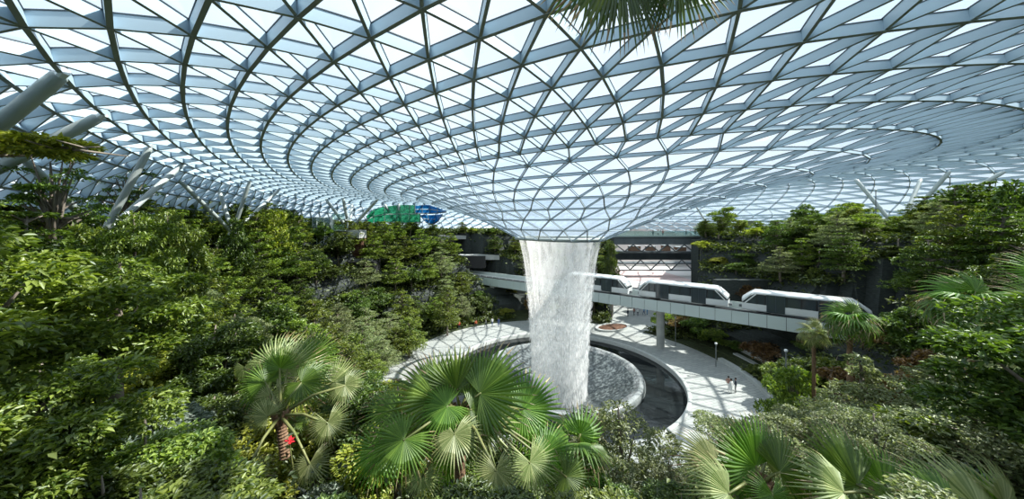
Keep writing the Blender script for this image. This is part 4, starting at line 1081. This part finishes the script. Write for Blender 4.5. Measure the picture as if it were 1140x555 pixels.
for n_, (x_, y_, Y_, tn_, s_) in enumerate(sorted(((815, 268, 70, 'round_a', 1.5), (850, 272, 66, 'tier_a', 1.5), (885, 268, 64, 'round_b', 1.5), (918, 270, 62, 'tier_b', 1.4), (955, 272, 58, 'round_b', 1.5), (990, 268, 54, 'tier_b', 1.5), (870, 300, 58, 'round_a', 1.3), (925, 305, 55, 'tier_a', 1.3), (905, 288, 59, 'tier_c', 1.2), (965, 300, 52, 'round_b', 1.3)), key=lambda v: v[0])):
    h_ = hero(tn_, x_, y_, Y_, s_, ORD[n_]+' tree from the gap, on the dark terraces above the train'); h_['group'] = 'trees on the terraces above the train'
hero('round_b', 681, 268, 72, 1.0, 'dark tree right of the waterfall top')
hero('tier_a', 455, 352, 50, 1.2, 'layered tree at the left plaza edge')
hero('tier_a', 498, 318, 60, 1.2, 'bright layered tree in front of the tunnel mouth')
# leafy bough at the far left top, carried by a tree standing off the frame
t = plant('round_flat', (-12.3, 7.7, 18.2), 1, 1.02, .0, 'bright leafy bough at the far left edge under the strut')
for (x_, y_, tn_, s_) in ((-4.6, 3.7, 'shrub_n', .75), (-5.9, 3.2, 'shrub_m', .8), (-7.2, 3.6, 'shrub_n', .9), (-5.4, 4.8, 'shrub_m', .8)):
    plant(tn_, (x_, y_, height(x_, y_)-.05), s_, s_, x_, 'low leafy shrub filling the bottom left corner', 'shrubs in the bottom left corner')
# red flower by the banded trunk
p = P(322, 491, 6.4); t = empty('red_flower', p); setp(t, 'red flower beside the banded palm trunk', 'flower')
for k in range(7):
    m_ = MB(); a_ = k*.9; d = Vector((math.cos(a_), math.sin(a_), .4*(k % 3))).normalized(); s_ = d.cross(Vector((0, 0, 1))).normalized()*.035
    m_.add([(0, 0, 0), d*.06+s_, d*.12, d*.06-s_], [(0, 1, 2, 3)]); m_.build('petal', M['redshirt'], t)
m_ = MB(); m_.tube([(0, 0, 0), (.05, .05, -.6), (.1, .1, -2.2)], .012, 5); m_.build('stem', M['petiole'], t)

# ground cover over all planted slopes
n = 300000
th = rng.random(n)*2*PI; rho = 25+rng.random(n)**1.1*62
x = CX+rho*np.cos(th); y = CY+rho*np.sin(th)
ok = (y > 1.5) & (np.hypot(x, y) > 3.6) & (np.abs(x) < 1.75*y+3)
x, y = x[ok], y[ok]
rj = .35*rng.normal(0, 1, len(x)); hj = np.array([height(CX+(a-CX)*(1+j/30), CY+(b-CY)*(1+j/30)) for a, b, j in zip(x, y, rj)])
zz = np.array([height(a, b) for a, b in zip(x, y)]); zz = zz+(hj-zz)*rng.random(len(x)); td = (x-T0.x)*.625+(y-T0.y)*.781
gap = (y > 62) & (x/y > .30) & (x/y < .575)
ok = ~gap & ~((td > -1) & (td < 7) & (zz < 8)); x, y, zz = x[ok], y[ok], zz[ok]
dist = np.hypot(x, y)
V, T = leaves(np.stack([x, y, zz+rng.random(len(x))**1.5*.7], 1), 1.0, .5, aspect=.5)
sc = np.repeat(np.minimum(.16+dist*.006, .03+.012*dist), 4)[:, None]; base = np.repeat(V[0::4], 4, axis=0); V = base+(V-base)*sc
o = link('ground_cover', tri_mesh('ground_cover', V, T, M['cover'])); setp(o, 'low leafy ground cover over the terraces', kind='stuff')

# ------------------------------------------------------------------ light, sky, camera
w = bpy.data.worlds.new('sky'); scn.world = w; w.use_nodes = True; nt = w.node_tree
bg = nt.nodes['Background']
tc = nt.nodes.new('ShaderNodeTexCoord'); nz = nt.nodes.new('ShaderNodeTexNoise'); nz.inputs['Scale'].default_value = 2.2; nz.inputs['Detail'].default_value = 5
L(nt, tc.outputs['Generated'], nz.inputs['Vector'])
rp = nt.nodes.new('ShaderNodeValToRGB'); rp.color_ramp.elements[0].position = .35; rp.color_ramp.elements[1].position = .7
rp.color_ramp.elements[0].color = (.72, .87, 1.0, 1); rp.color_ramp.elements[1].color = (.9, .96, 1.0, 1)
L(nt, nz.outputs[0], rp.inputs[0]); L(nt, rp.outputs[0], bg.inputs[0]); bg.inputs[1].default_value = 1.3
sd = bpy.data.lights.new('sun', 'SUN'); sd.energy = 10; sd.angle = R(.6); sd.color = (1, .95, .86)
so = bpy.data.objects.new('sun', sd); COL.objects.link(so)
so.rotation_euler = Vector((.66, .02, .75)).to_track_quat('Z', 'Y').to_euler()

cam = bpy.data.cameras.new('camera'); co = bpy.data.objects.new('camera', cam); COL.objects.link(co)
co.location = (0, 0, EYE); co.rotation_euler = (R(90), 0, 0)
cam.sensor_width = 36; cam.lens = F/1140*36; cam.shift_y = -(277.5-HY)/1140; cam.clip_end = 600; cam.clip_start = .05
scn.camera = co
vs = scn.view_settings; vs.view_transform = 'Standard'; vs.look = 'None'; vs.gamma = 1; vs.use_curve_mapping = False; vs.exposure = 0
cy = scn.cycles; cy.max_bounces = 6; cy.transparent_max_bounces = 24; cy.diffuse_bounces = 3; cy.glossy_bounces = 3; cy.use_denoising = True
cy.caustics_reflective = False; cy.caustics_refractive = False
